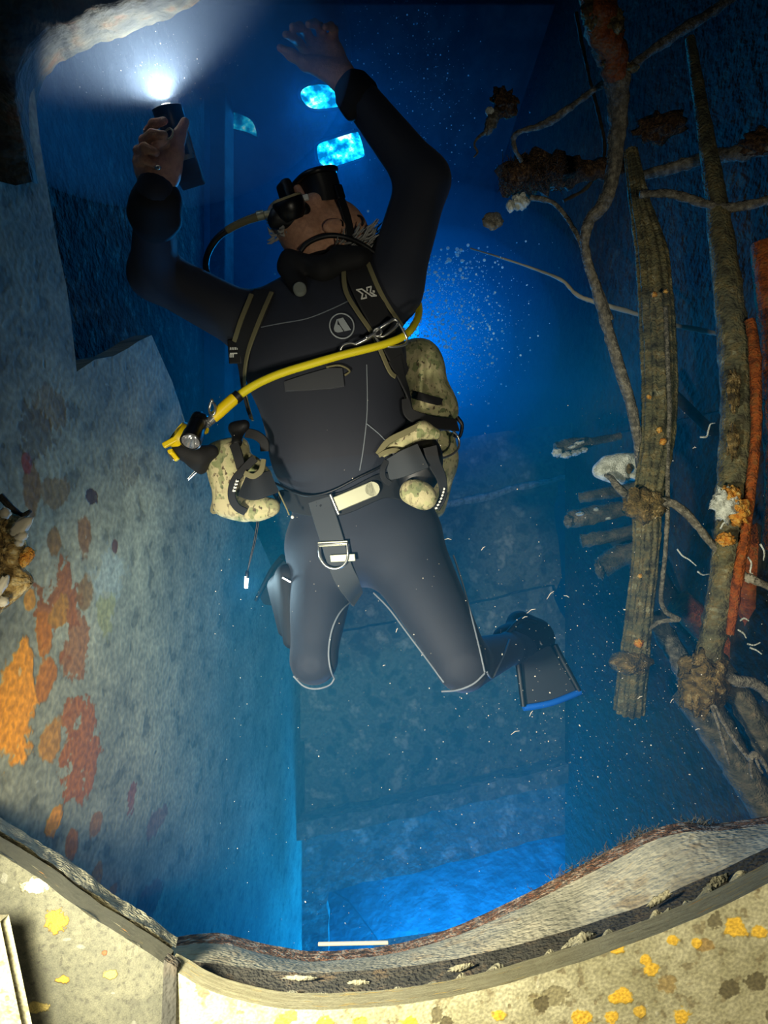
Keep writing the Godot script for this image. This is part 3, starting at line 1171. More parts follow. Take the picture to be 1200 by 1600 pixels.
func build_hatch() -> void:
	# the round sill of the hatch, from its inner edge down its front
	var top := [[262, 1466, 1.30], [340, 1458, 1.30], [420, 1476, 1.30], [490, 1486, 1.30], [600, 1478, 1.30], [700, 1452, 1.28], [800, 1407, 1.26], [900, 1356, 1.24], [960, 1324, 1.22], [1010, 1300, 1.20], [1070, 1284, 1.18], [1130, 1286, 1.17], [1240, 1268, 1.15]]
	var lip := [[262, 1480, 1.22], [340, 1474, 1.22], [420, 1492, 1.22], [490, 1502, 1.22], [600, 1492, 1.22], [700, 1467, 1.2], [800, 1425, 1.18], [900, 1376, 1.16], [960, 1345, 1.14], [1010, 1318, 1.12], [1070, 1300, 1.1], [1130, 1298, 1.08], [1240, 1282, 1.06]]
	var mid := [[262, 1500, 1.06], [340, 1506, 1.05], [420, 1516, 1.04], [490, 1520, 1.03], [600, 1514, 1.02], [700, 1500, 1.01], [800, 1478, 1.0], [900, 1450, 0.99], [960, 1430, 0.98], [1010, 1412, 0.97], [1070, 1384, 0.96], [1130, 1358, 0.95], [1240, 1305, 0.94]]
	var low := [[262, 1508, 1.02], [340, 1535, 1.00], [420, 1552, 0.985], [490, 1558, 0.975], [600, 1552, 0.965], [700, 1540, 0.955], [800, 1516, 0.945], [900, 1484, 0.935], [960, 1462, 0.925], [1010, 1444, 0.92], [1070, 1420, 0.915], [1130, 1394, 0.91], [1240, 1338, 0.90]]
	var edge := [[262, 1512, 0.985], [340, 1552, 0.965], [420, 1572, 0.95], [490, 1578, 0.94], [600, 1573, 0.93], [700, 1558, 0.92], [800, 1535, 0.91], [900, 1505, 0.90], [960, 1484, 0.895], [1010, 1466, 0.89], [1070, 1442, 0.885], [1130, 1416, 0.88], [1240, 1358, 0.87]]
	var down := [[262, 1512, 0.95], [340, 1552, 0.935], [420, 1572, 0.92], [490, 1578, 0.912], [600, 1573, 0.90], [700, 1558, 0.89], [800, 1535, 0.88], [900, 1505, 0.875], [960, 1484, 0.87], [1010, 1466, 0.865], [1070, 1442, 0.86], [1130, 1416, 0.855], [1240, 1358, 0.85]]
	var base := []
	for q in down:
		base.append([q[0], q[1] + 330.0, 0.84])
	var hatch := Node3D.new()
	hatch.name = "wall_front"
	hatch.set_meta("kind", "structure")
	hatch.position = Vector3(0.1, -0.95, -0.95)
	add_child(hatch)
	origin[hatch] = hatch.position
	put("sill", loft([lip, mid], 6, 0.003, 61, 0.05, Vector3(0, -1, 0)), M.rim_grey, hatch)
	put("rust_edge", loft([top, lip], 6, 0.003, 61, 0.03, Vector3(0, -1, -0.1)), M.rim_crust, hatch)
	put("dark_band", loft([mid, low], 6, 0.003, 61, 0.05, Vector3(0, -1, -0.3)), M.rim_dark, hatch)
	# the paint peels off the band in a ragged line
	var jag := []
	var jr := RandomNumberGenerator.new()
	jr.seed = 31
	for k in low.size() - 1:
		for j in 5:
			var q := Vector3(low[k][0], low[k][1], low[k][2]).lerp(Vector3(low[k + 1][0], low[k + 1][1], low[k + 1][2]), j / 5.0)
			jag.append([q.x, q.y + jr.randf_range(-12, 10) * (1.0 if q.x < 640 else 1.6) - (8.0 if q.x > 900 else 0.0), q.z - 0.006])
	jag.append(low[low.size() - 1])
	var edge2 := []
	for q in edge:
		edge2.append([q[0], q[1], q[2] - 0.006])
	put("peeling_edge", loft([jag, edge2], 4, 0.003, 61, 0.04, Vector3(0, -1, -0.3), 220), M.rim_peel, hatch)
	put("dark_band", loft([low, edge], 6, 0.003, 61, 0.04, Vector3(0, -1, -0.3)), M.rim_dark, hatch)
	for q in [[905, 1470, 26, 9, 0.5], [1030, 1405, 20, 6, 0.6], [470, 1528, 26, 4, 0.0], [720, 1512, 18, 5, 0.25], [1120, 1380, 22, 8, 0.6], [560, 1535, 16, 4, 0.0]]:
		var fb := MB.new()
		var cp: Vector3 = hit_band(q[0], q[1])
		fb.lump(Transform3D(Basis(Vector3.BACK, q[4]), cp), Vector3(q[2] * 0.0009, q[3] * 0.0009, 0.0022), 0.7, 2.2, int(q[0]), 10)
		put("paint_flake", fb, M.rim_peel, hatch)
	var yel := Color(0.84, 0.66, 0.16)
	var drk := Color(0.34, 0.31, 0.20)
	var lo := Vector2(-0.40, 0.0)
	var hi := Vector2(0.60, 0.62)
	var st := []
	var r := RandomNumberGenerator.new()
	r.seed = 12
	for q in [[1145, 1455, 16, yel], [1050, 1470, 10, yel], [968, 1475, 12, yel], [1010, 1500, 10, yel], [1020, 1515, 12, yel], [960, 1560, 9, yel], [975, 1555, 14, yel], [910, 1588, 16, yel], [955, 1590, 12, yel], [780, 1583, 12, yel], [840, 1560, 14, Color(0.55, 0.52, 0.36)], [870, 1555, 20, Color(0.50, 0.47, 0.33)], [430, 1590, 15, Color(0.80, 0.55, 0.2)], [500, 1585, 14, yel], [560, 1588, 12, yel], [640, 1592, 14, yel], [850, 1565, 12, drk], [1130, 1550, 14, drk], [1170, 1540, 16, drk], [1100, 1480, 12, Color(0.55, 0.45, 0.25)], [1040, 1540, 16, Color(0.55, 0.47, 0.28)], [1180, 1460, 12, yel], [1085, 1475, 9, yel], [1060, 1590, 14, yel], [700, 1590, 10, drk]]:
		var p := P(q[0], q[1], 0.86)
		st.append([Vector2(p.x, p.y - p.z), q[2] * 0.00085, q[2] * 0.0008, q[3], 0.55, 0.9])
	for k in 40:
		st.append([Vector2(r.randf_range(-0.35, 0.58), r.randf_range(0.0, 0.5)), 0.006 + 0.008 * r.randf(), 0.006 + 0.007 * r.randf(), yel if r.randf() < 0.45 else drk, 0.6, 0.75])
	uv_mat("cream_panel", stained(1000, 620, lo, hi, [Color(0.54, 0.52, 0.38), Color(0.66, 0.64, 0.50), Color(0.34, 0.28, 0.17)], st, 75, 240), 0.8, lo, hi, 0.4)
	put("cream_panel", loft([down, base], 6, 0.003, 65, 0.04), M.cream_panel, hatch)
	# left corner plate of the hatch, and the seam beside it
	var lo2 := Vector2(-0.62, 0.0)
	var hi2 := Vector2(-0.20, 0.75)
	st = []
	for q in [[62, 1420, 17, 25, orange_y()], [160, 1515, 10, 12, Color(0.66, 0.56, 0.24)], [90, 1525, 10, 8, orange_y()], [20, 1355, 22, 18, Color(0.72, 0.68, 0.5)], [60, 1575, 18, 12, Color(0.62, 0.55, 0.28)], [145, 1475, 4, 5, Color(0.6, 0.25, 0.1)]]:
		var p := P(q[0], q[1], 0.92)
		st.append([Vector2(p.x, p.y - p.z), q[2] * 0.0009, q[3] * 0.0008, q[4], 0.5, 0.95])
	uv_mat("corner_plate", stained(600, 900, lo2, hi2, [Color(0.25, 0.25, 0.185), Color(0.335, 0.33, 0.25), Color(0.16, 0.15, 0.11)], st, 77, 200), 0.8, lo2, hi2, 0.5)
	var c1 := [[-60, 1278, 1.06], [0, 1308, 1.06], [60, 1348, 1.05], [120, 1388, 1.04], [180, 1432, 1.03], [230, 1466, 1.02], [262, 1492, 1.01]]
	var c2 := [[-60, 1300, 0.99], [0, 1334, 0.99], [50, 1366, 0.985], [110, 1410, 0.98], [170, 1450, 0.975], [220, 1482, 0.97], [258, 1506, 0.965]]
	var c3 := [[-60, 1760, 0.86], [0, 1760, 0.86], [60, 1760, 0.86], [120, 1760, 0.86], [170, 1760, 0.86], [220, 1760, 0.86], [250, 1760, 0.86]]
	put("corner_edge", loft([c1, c2], 6, 0.010, 61, 0.05), M.rim_peel, hatch)
	put("corner_plate", loft([c2, c3], 6, 0.004, 67, 0.04), M.corner_plate, hatch)
	var s1 := [[256, 1500, 0.945], [262, 1504, 0.945], [270, 1508, 0.945], [276, 1514, 0.945]]
	var s2 := [[246, 1760, 0.85], [254, 1760, 0.85], [264, 1760, 0.85], [272, 1760, 0.85]]
	put("seam", loft([s1, s2], 4, 0.003, 68, 0.02), M.rim_dark, hatch)
	var e1 := [[-60, 1440, 0.86], [-30, 1440, 0.86], [-10, 1440, 0.86], [0, 1440, 0.86]]
	var e2 := [[-60, 1640, 0.82], [-20, 1640, 0.82], [10, 1640, 0.82], [42, 1640, 0.82]]
	put("flange", loft([e1, e2], 4, 0.002, 69, 0.02), M.cream_panel, hatch)
	# white strip beyond the sill
	var b := MB.new()
	b.rbox(Transform3D(Basis(Vector3.BACK, 0.02), P(552, 1474, 1.42)), Vector3(0.15, 0.006, 0.008), 0.002)
	put("white_strip", b, M.shell, hatch)
	# tufts of growth on the rust edge
	var g := MB.new()
	var rr := RandomNumberGenerator.new()
	rr.seed = 5
	var line := spline(PS(top), 8)
	for k in 420:
		var c: float = [0.57, 0.63, 0.70, 0.74, 0.86][rr.randi() % 5] + rr.randfn(0, 1) * 0.022
		var p: Vector3 = line[clampi(int(line.size() * c), 0, line.size() - 1)] + Vector3(rr.randf_range(-0.012, 0.012), -0.003, rr.randf_range(-0.01, 0.03))
		var q := p + Vector3(rr.randf_range(-0.014, 0.014), rr.randf_range(0.004, 0.018), rr.randf_range(-0.01, 0.02))
		g.tube(PackedVector3Array([p, p.lerp(q, 0.5) + Vector3(rr.randf_range(-0.006, 0.006), 0, 0), q]), PackedFloat32Array([0.0007, 0.0005, 0.0002]), 3)
	put("growth_tuft", g, M.cable_grey, hatch).set_meta("kind", "stuff")
	# upper left corner of the hatch
	var u1 := [[70, 290, 1.40], [58, 200, 1.36], [62, 140, 1.34], [95, 98, 1.33], [150, 72, 1.32], [230, 44, 1.31], [300, 12, 1.30], [380, -40, 1.30]]
	var u2 := [[50, 285, 1.26], [30, 190, 1.22], [24, 110, 1.20], [60, 55, 1.19], [130, 20, 1.18], [210, -10, 1.17], [280, -50, 1.16], [370, -120, 1.16]]
	var u3 := [[-60, 290, 1.16], [-80, 180, 1.14], [-80, 60, 1.12], [-60, -40, 1.1], [40, -110, 1.1], [160, -150, 1.1], [260, -180, 1.1], [370, -220, 1.1]]
	var t := struct("trim_1", loft([u1, u2, u3], 6, 0.008, 71, 0.05, Vector3(-0.5, 0.8, -0.25)), M.frame_paint)
	t.set_meta("label", "pale crusted upper corner of the hatch frame")


func orange_y() -> Color:
	return Color(0.84, 0.56, 0.10)


var body := Solid.new()
var person: Node3D
var head_x: Transform3D


# the point of the suit under pixel (px, py), lifted off it
func on_body(px: float, py: float, lift := 0.0) -> Vector3:
	var dir := P(px, py, 1.0).normalized()
	var p := body.march(Vector3.ZERO, dir, 1.1, 2.6)
	return p + body.grad(p) * lift


# pixel path laid on the suit: [points, normals]
func path_on_body(list: Array, lift: float, per := 5) -> Array:
	var flat := PackedVector3Array()
	for q in list:
		flat.append(Vector3(q[0], q[1], 0))
	flat = spline(flat, per)
	var pts := PackedVector3Array()
	var nr := PackedVector3Array()
	for q in flat:
		var dir := P(q.x, q.y, 1.0).normalized()
		var p := body.march(Vector3.ZERO, dir, 1.1, 2.6)
		var g := body.grad(p)
		pts.append(p + g * lift)
		nr.append(g)
	for it in 2:
		var s := pts.duplicate()
		for k in range(1, pts.size() - 1):
			s[k] = (pts[k - 1] + pts[k] * 2.0 + pts[k + 1]) * 0.25
		pts = s
	return [pts, nr]


func body_tube(list: Array, lift: float, r: float, sides := 6) -> MB:
	var b := MB.new()
	var pn := path_on_body(list, lift)
	b.tube(pn[0], spread([r, r], pn[0].size()), sides)
	return b


func body_strap(list: Array, lift: float, widths: Array, thick: float) -> MB:
	var b := MB.new()
	var pn := path_on_body(list, lift)
	b.strap(pn[0], pn[1], spread(widths, pn[0].size()), thick)
	return b


func build_diver() -> void:
	var roll := Basis(Vector3.BACK, 0.16)
	# trunk
	body.ell(Transform3D(roll, P(508, 560, 1.68)), Vector3(0.205, 0.22, 0.125), 0.05)
	body.ell(Transform3D(roll, P(532, 690, 1.68)), Vector3(0.182, 0.20, 0.135), 0.06)
	body.ell(Transform3D(roll, P(566, 830, 1.69)), Vector3(0.190, 0.135, 0.125), 0.06)
	body.cap(P(412, 510, 1.70), P(606, 450, 1.70), 0.080, 0.080, 0.06)
	body.cap(P(505, 470, 1.70), P(506, 405, 1.70), 0.078, 0.064, 0.05)
	# his right arm, raised with the torch (on the left of the picture)
	body.cap(P(405, 515, 1.69), P(243, 428, 1.56), 0.072, 0.058, 0.04)
	body.cap(P(241, 428, 1.56), P(243, 296, 1.36), 0.055, 0.038, 0.03)
	# his left arm, raised with the palm open
	body.cap(P(612, 452, 1.69), P(661, 284, 1.65), 0.074, 0.064, 0.04)
	body.cap(P(661, 280, 1.65), P(562, 152, 1.61), 0.062, 0.044, 0.03)
	# thighs, then the shins that run back from the knees
	body.cap(P(506, 870, 1.70), P(490, 1030, 1.58), 0.092, 0.053, 0.045)
	body.cap(P(628, 860, 1.69), P(722, 1032, 1.53), 0.108, 0.062, 0.045)
	body.cap(P(491, 1034, 1.58), P(468, 960, 1.98), 0.052, 0.045, 0.02)
	body.cap(P(724, 1040, 1.53), P(800, 1012, 1.90), 0.060, 0.044, 0.02)
	body.cap(P(800, 1012, 1.90), P(838, 1000, 2.00), 0.046, 0.040, 0.02)
	var suit := MB.new()
	body.mesh_into(suit, 0.0105)

	# head, tipped back and turned towards the torch; f: where the face looks, u: towards the crown
	var f := Vector3(-0.28, 0.90, 0.16).normalized()
	var u := Vector3(0.84, 0.24, -0.48)
	u = (u - f * u.dot(f)).normalized()
	var r := u.cross(f).normalized()
	head_x = Transform3D(Basis(r, u, f), P(505, 366, 1.68))
	var H := func(x: float, y: float, z: float) -> Vector3: return head_x * Vector3(x, y, z)
	var E := func(x: float, y: float, z: float) -> Transform3D: return Transform3D(head_x.basis, head_x * Vector3(x, y, z))
	var hd := Solid.new()
	hd.ell(E.call(0, 0.035, -0.015), Vector3(0.077, 0.088, 0.097), 0.02)
	hd.ell(E.call(0, -0.045, 0.030), Vector3(0.064, 0.065, 0.066), 0.03)
	hd.ell(E.call(0, -0.098, 0.062), Vector3(0.030, 0.024, 0.026), 0.03)
	hd.cap(H.call(-0.050, -0.068, 0.0), H.call(-0.012, -0.100, 0.060), 0.018, 0.020, 0.03)
	hd.cap(H.call(0.050, -0.068, 0.0), H.call(0.012, -0.100, 0.060), 0.018, 0.020, 0.03)
	hd.cap(H.call(0, 0.010, 0.088), H.call(0, -0.032, 0.112), 0.010, 0.014, 0.012)
	hd.cap(H.call(-0.014, -0.036, 0.098), H.call(0.014, -0.036, 0.098), 0.009, 0.009, 0.01)
	hd.cap(H.call(-0.040, 0.034, 0.074), H.call(0.040, 0.034, 0.074), 0.014, 0.014, 0.02)
	hd.ell(E.call(-0.042, -0.018, 0.066), Vector3(0.024, 0.022, 0.020), 0.02)
	hd.ell(E.call(0.042, -0.018, 0.066), Vector3(0.024, 0.022, 0.020), 0.02)
	hd.cap(H.call(-0.022, -0.058, 0.090), H.call(0.022, -0.058, 0.090), 0.007, 0.007, 0.008)
	hd.cap(H.call(-0.020, -0.069, 0.088), H.call(0.020, -0.069, 0.088), 0.008, 0.008, 0.008)
	hd.ell(E.call(0.080, -0.010, -0.008), Vector3(0.010, 0.032, 0.019), 0.006)
	hd.ell(E.call(-0.080, -0.010, -0.008), Vector3(0.010, 0.032, 0.019), 0.006)
	hd.cap(P(506, 440, 1.70), H.call(0, -0.045, -0.025), 0.060, 0.058, 0.03)
	var skin := MB.new()
	hd.mesh_into(skin, 0.0045)

	# open left hand, palm towards the lens, fingers curling over
	var hs := Solid.new()
	hs.cap(P(556, 147, 1.61), P(536, 122, 1.61), 0.034, 0.032, 0.02)
	hs.ell(Transform3D(Basis(Vector3.BACK, 0.75), P(509, 92, 1.612)), Vector3(0.040, 0.050, 0.017), 0.02)
	hs.cap(P(536, 120, 1.61), P(524, 76, 1.61), 0.022, 0.016, 0.02)
	hs.cap(P(528, 118, 1.60), P(486, 98, 1.59), 0.025, 0.018, 0.02)
	var fingers := [[[480, 84, 1.612], [466, 66, 1.585], [456, 57, 1.556], [446, 54, 1.54]], [[491, 72, 1.614], [478, 50, 1.592], [468, 42, 1.56], [457, 42, 1.538]], [[505, 63, 1.614], [500, 43, 1.596], [492, 37, 1.565], [482, 38, 1.545]], [[520, 64, 1.612], [522, 47, 1.598], [517, 41, 1.572], [508, 42, 1.556]]]
	var rad := [[0.0125, 0.0105, 0.0095, 0.0078], [0.0130, 0.0110, 0.0100, 0.0082], [0.0125, 0.0105, 0.0095, 0.0080], [0.0115, 0.0095, 0.0085, 0.0070]]
	for k in 4:
		hs.chain(PS(fingers[k]), rad[k], 0.006)
		hs.cap(P(512, 96, 1.612), P(fingers[k][0][0], fingers[k][0][1], fingers[k][0][2]), 0.014, 0.0125, 0.012)
	hs.chain(PS([[508, 108, 1.595], [478, 100, 1.578], [456, 86, 1.565], [438, 75, 1.556]]), [0.020, 0.0145, 0.0115, 0.0085], 0.012)
	hs.mesh_into(skin, 0.003)
	# right hand closed round the torch
	hs = Solid.new()
	hs.cap(P(244, 300, 1.365), P(246, 272, 1.360), 0.034, 0.034, 0.02)
	hs.ell(Transform3D(Basis(Vector3.BACK, -0.15), P(245, 246, 1.372)), Vector3(0.043, 0.046, 0.019), 0.02)
	hs.cap(P(262, 272, 1.365), P(268, 244, 1.350), 0.024, 0.021, 0.02)
	hs.cap(P(228, 268, 1.365), P(222, 250, 1.360), 0.020, 0.016, 0.02)
	fingers = [[[240, 224, 1.372], [233, 206, 1.340], [240, 194, 1.324], [256, 189, 1.318]], [[232, 232, 1.370], [226, 220, 1.332], [238, 210, 1.312], [256, 211, 1.306]], [[224, 244, 1.370], [217, 236, 1.330], [226, 231, 1.308], [243, 238, 1.306]], [[222, 258, 1.368], [215, 252, 1.335], [224, 249, 1.315], [240, 257, 1.314]]]
	for k in 4:
		hs.chain(PS(fingers[k]), rad[k], 0.005)
		hs.cap(P(247, 250, 1.370), P(fingers[k][0][0], fingers[k][0][1], fingers[k][0][2]), 0.014, 0.0125, 0.012)
	hs.chain(PS([[266, 258, 1.355], [274, 236, 1.342], [279, 214, 1.334], [289, 191, 1.330]]), [0.021, 0.0145, 0.0120, 0.0092], 0.012)
	hs.mesh_into(skin, 0.003)

	person = put("person", [suit, skin], [M.neoprene, M.skin])
	tag(person, "diver in a dark wetsuit kneeling with both arms raised and head tipped back", "person")
	# nails of the thumb and fingers that show
	for q in [[289, 190, 1.320, 0.5], [256, 187, 1.309, -1.2], [437, 74, 1.547, 1.0]]:
		var nb := MB.new()
		nb.lump(Transform3D(Basis(Vector3.BACK, q[3]), P(q[0], q[1], q[2])), Vector3(0.004, 0.006, 0.002), 0.0, 1.0, 1, 6)
		put("nail", nb, M.nail, person)
	# eyes and brows behind the mask
	for s in [-1.0, 1.0]:
		var e := MB.new()
		e.lump(E.call(s * 0.032, 0.012, 0.078), Vector3(0.012, 0.010, 0.010), 0.0, 1.0, 1, 8)
		put("eye", e, M.print_white, person)
		e = MB.new()
		e.lump(E.call(s * 0.032, 0.012, 0.086), Vector3(0.005, 0.005, 0.003), 0.0, 1.0, 1, 6)
		put("iris", e, M.black_plastic, person)
	# hair: short locks of grey hair round the back and beside the jaw
	var hb := MB.new()
	var hr := RandomNumberGenerator.new()
	hr.seed = 9
	for k in 420:
		var th := hr.randf_range(-PI, PI)
		var yy := hr.randf_range(-0.5, 1.0)
		var d := Vector3(sin(th) * sqrt(1 - yy * yy * 0.98), yy, -absf(cos(th)) * sqrt(1 - yy * yy * 0.98))
		if yy < 0.55 and d.z > -0.15:
			continue
		var root: Vector3 = H.call(d.x * 0.077, 0.035 + d.y * 0.088, -0.015 + d.z * 0.095)
		var out := (head_x.basis * d)
		var drift := Vector3(hr.randf_range(-1, 1), hr.randf_range(-0.3, 1.0), hr.randf_range(-0.6, 0.6)) * 0.5 + out
		var l := hr.randf_range(0.022, 0.045)
		hb.tube(PackedVector3Array([root - out * 0.004, root + drift.normalized() * l * 0.55, root + (drift + Vector3(0.2, 0.4, 0)).normalized() * l]), PackedFloat32Array([0.0042, 0.0032, 0.0008]), 4)
	# beard along the far jaw
	for k in 110:
		var t := hr.randf()
		var root: Vector3 = H.call(hr.randf_range(-0.035, 0.035), lerpf(-0.085, -0.120, hr.randf()), lerpf(0.01, 0.075, t))
		var drift := Vector3(-0.8, -0.45, 0.15) + Vector3(hr.randf_range(-0.5, 0.5), hr.randf_range(-0.5, 0.5), hr.randf_range(-0.5, 0.5))
		hb.tube(PackedVector3Array([root, root + drift.normalized() * 0.012, root + (drift + Vector3(0, 0.3, 0)).normalized() * hr.randf_range(0.012, 0.022)]), PackedFloat32Array([0.0050, 0.0042, 0.0012]), 4)
	put("hair", hb, M.hair_grey, person).set_meta("label", "floating grey hair")
	# collar of the suit and cuffs
	var c := MB.new()
	var ring := PackedVector3Array()
	for k in 20:
		var a := TAU * k / 20
		ring.append(P(505, 430, 1.70) + Vector3(cos(a) * 0.080, 0.012 * sin(a) + 0.02 * cos(a), sin(a) * 0.078))
	c.tube(ring, spread([0.020, 0.020], 20), 8, true, 0.15)
	put("collar", c, M.neoprene_black, person)
	c = MB.new()
	var cs := Solid.new()
	cs.cap(P(243, 312, 1.38), P(241, 342, 1.42), 0.046, 0.050, 0.02)
	cs.cap(P(266, 308, 1.375), P(268, 345, 1.41), 0.020, 0.020, 0.02)
	cs.cap(P(218, 318, 1.38), P(214, 330, 1.40), 0.018, 0.018, 0.02)
	cs.mesh_into(c, 0.005)
	put("cuff", c, M.neoprene_black, person)
	c = MB.new()
	ring = PackedVector3Array([P(549, 168, 1.61), P(556, 160, 1.61), P(566, 152, 1.61)])
	cs = Solid.new()
	cs.cap(P(551, 141, 1.61), P(560, 153, 1.61), 0.044, 0.047, 0.01)
	cs.cap(P(534, 158, 1.60), P(548, 178, 1.60), 0.014, 0.016, 0.015)
	cs.cap(P(566, 122, 1.60), P(580, 136, 1.60), 0.012, 0.012, 0.015)
	cs.mesh_into(c, 0.005)
	put("cuff", c, M.neoprene_black, person)
	# seams
	for q in [[[573, 570], [574, 640], [568, 700], [562, 735]], [[573, 662], [590, 676], [602, 688]], [[405, 512], [440, 505], [480, 498], [520, 482], [545, 470]]]:
		put("seam", body_tube(q, 0.0005, 0.0016, 5), M.seam_grey, person)
	for q in [[[553, 936], [532, 955], [518, 985], [513, 1020], [516, 1045], [522, 1060]], [[584, 926], [608, 950], [634, 985], [664, 1025], [694, 1066]], [[459, 1056], [475, 1072], [495, 1076], [515, 1070], [522, 1060]], [[690, 1080], [715, 1078], [740, 1068], [757, 1052]], [[757, 1050], [748, 1010], [738, 970], [722, 910], [708, 868]]]:
		put("seam", body_tube(q, 0.0008, 0.0024, 5), M.seam_grey, person)
	put("seam", body_tube([[760, 1050], [768, 1060], [776, 1045], [788, 1020], [796, 1000]], 0.001, 0.0028, 5), M.seam_grey, person)
	# thigh pocket with white piping
	c = MB.new()
	cs = Solid.new()
	cs.cap(P(448, 900, 1.66), P(456, 1000, 1.64), 0.030, 0.022, 0.02)
	cs.cap(P(432, 915, 1.69), P(444, 985, 1.68), 0.024, 0.016, 0.03)
	cs.mesh_into(c, 0.006)
	var pocket := put("thigh_pocket", c, M.neoprene_black, person)
	c = MB.new()
	var line := spline(PS([[470, 906, 1.61], [471, 935, 1.60], [468, 975, 1.595], [465, 1014, 1.595]]), 5)
	c.tube(line, spread([0.0022, 0.0022], line.size()), 5)
	put("piping", c, M.seam_white, pocket)
	c = MB.new()
	c.rbox(Transform3D(Basis(Vector3.BACK, -0.5), P(448, 906, 1.625)), Vector3(0.026, 0.006, 0.004), 0.002)
	put("toggle", c, M.steel, pocket)
	# chest pocket flap
	put("chest_pocket", body_strap([[447, 604], [480, 598], [515, 592], [536, 590]], 0.004, [0.026, 0.040, 0.052, 0.046], 0.006), M.pad_grey, person)
	var lace := MB.new()
	lace = body_tube([[510, 575], [528, 572], [540, 576], [546, 582], [538, 588]], 0.008, 0.0026)
	put("pull_cord", lace, M.khaki, person)
	# round emblem on the chest
	var pc := on_body(534, 510, 0.003)
	var ng := body.grad(pc)
	var ex := frame_at(pc, ng, Vector3(0.02, 1, 0))
	var em := MB.new()
	ring = PackedVector3Array()
	for k in 28:
		var a := TAU * k / 28
		ring.append(ex * Vector3(cos(a) * 0.0285, sin(a) * 0.0305, 0))
	em.tube(ring, spread([0.0019, 0.0019], 28), 5, true)
	for poly in [[[527.1, 499.2], [528.3, 501.7], [528.1, 507.9], [531.7, 509.6], [537.1, 518.3], [533, 519.8], [528.8, 520.6], [524.2, 519.2], [522.6, 515], [523.6, 510]], [[527.7, 499.4], [536.7, 496.3], [548.8, 515.0], [539.2, 517.9], [532.5, 508.3], [528.9, 501.3]]]:
		em.prism(mark(poly, 535, 509.6, 0.00152), Transform3D(ex.basis, ex * Vector3(0, 0, 0.001)), 0.002)
	put("emblem", em, M.print_grey, person)


func mark(a: Array, cx: float, cy: float, k: float) -> PackedVector2Array:
	var r := PackedVector2Array()
	for q in a:
		r.append(Vector2(q[0] - cx, cy - q[1]) * k)
	return r


func polyg(a: Array, s: float) -> PackedVector2Array:
	var r := PackedVector2Array()
	for q in a:
		r.append(Vector2(q[0], q[1]) * s)
	return r


func build_gear() -> void:
	build_mask()
	build_regulator()
	build_harness()
	build_pouches()
	build_hose()
	build_torch()
	build_fins()
	# marker light on its cord
	var at := P(386, 905, 1.66)
	var ml := thing("marker_light", at, "small glowing marker light hanging on a cord below the left camouflage pouch", "light")
	var b := MB.new()
	b.tube(spline(PS([[404, 800, 1.64], [398, 840, 1.65], [392, 868, 1.655], [387, 892, 1.66]]), 5), spread([0.002, 0.002], 16), 6)
	b.tube(spline(PS([[407, 800, 1.64], [400, 842, 1.648], [393, 870, 1.655], [387, 893, 1.66]]), 5), spread([0.0015, 0.0015], 16), 5)
	put("cord", b, M.black_rubber, ml)
	b = MB.new()
	b.lathe(along(P(386, 900, 1.66), Vector3(0.05, 1, 0)), [Vector2(0.0, -0.006), Vector2(0.0055, -0.005), Vector2(0.0055, 0.008), Vector2(0.003, 0.014), Vector2(0, 0.014)], 10)
	put("cap", b, M.black_plastic, ml)
	b = MB.new()
	b.lathe(along(P(385, 908, 1.66), Vector3(0.05, 1, 0)), [Vector2(0.0, -0.019), Vector2(0.0045, -0.017), Vector2(0.005, 0.012), Vector2(0, 0.013)], 10)
	put("light_tube", b, M.lamp_glow, ml)
	var l := OmniLight3D.new()
	l.name = "marker_glow"
	l.light_energy = 0.05
	l.light_color = Color(0.8, 0.95, 1.0)
	l.omni_range = 12.0
	l.omni_attenuation = 2.0
	l.light_size = 0.012
	l.shadow_enabled = true
	l.position = P(385, 908, 1.66)
	add_child(l)


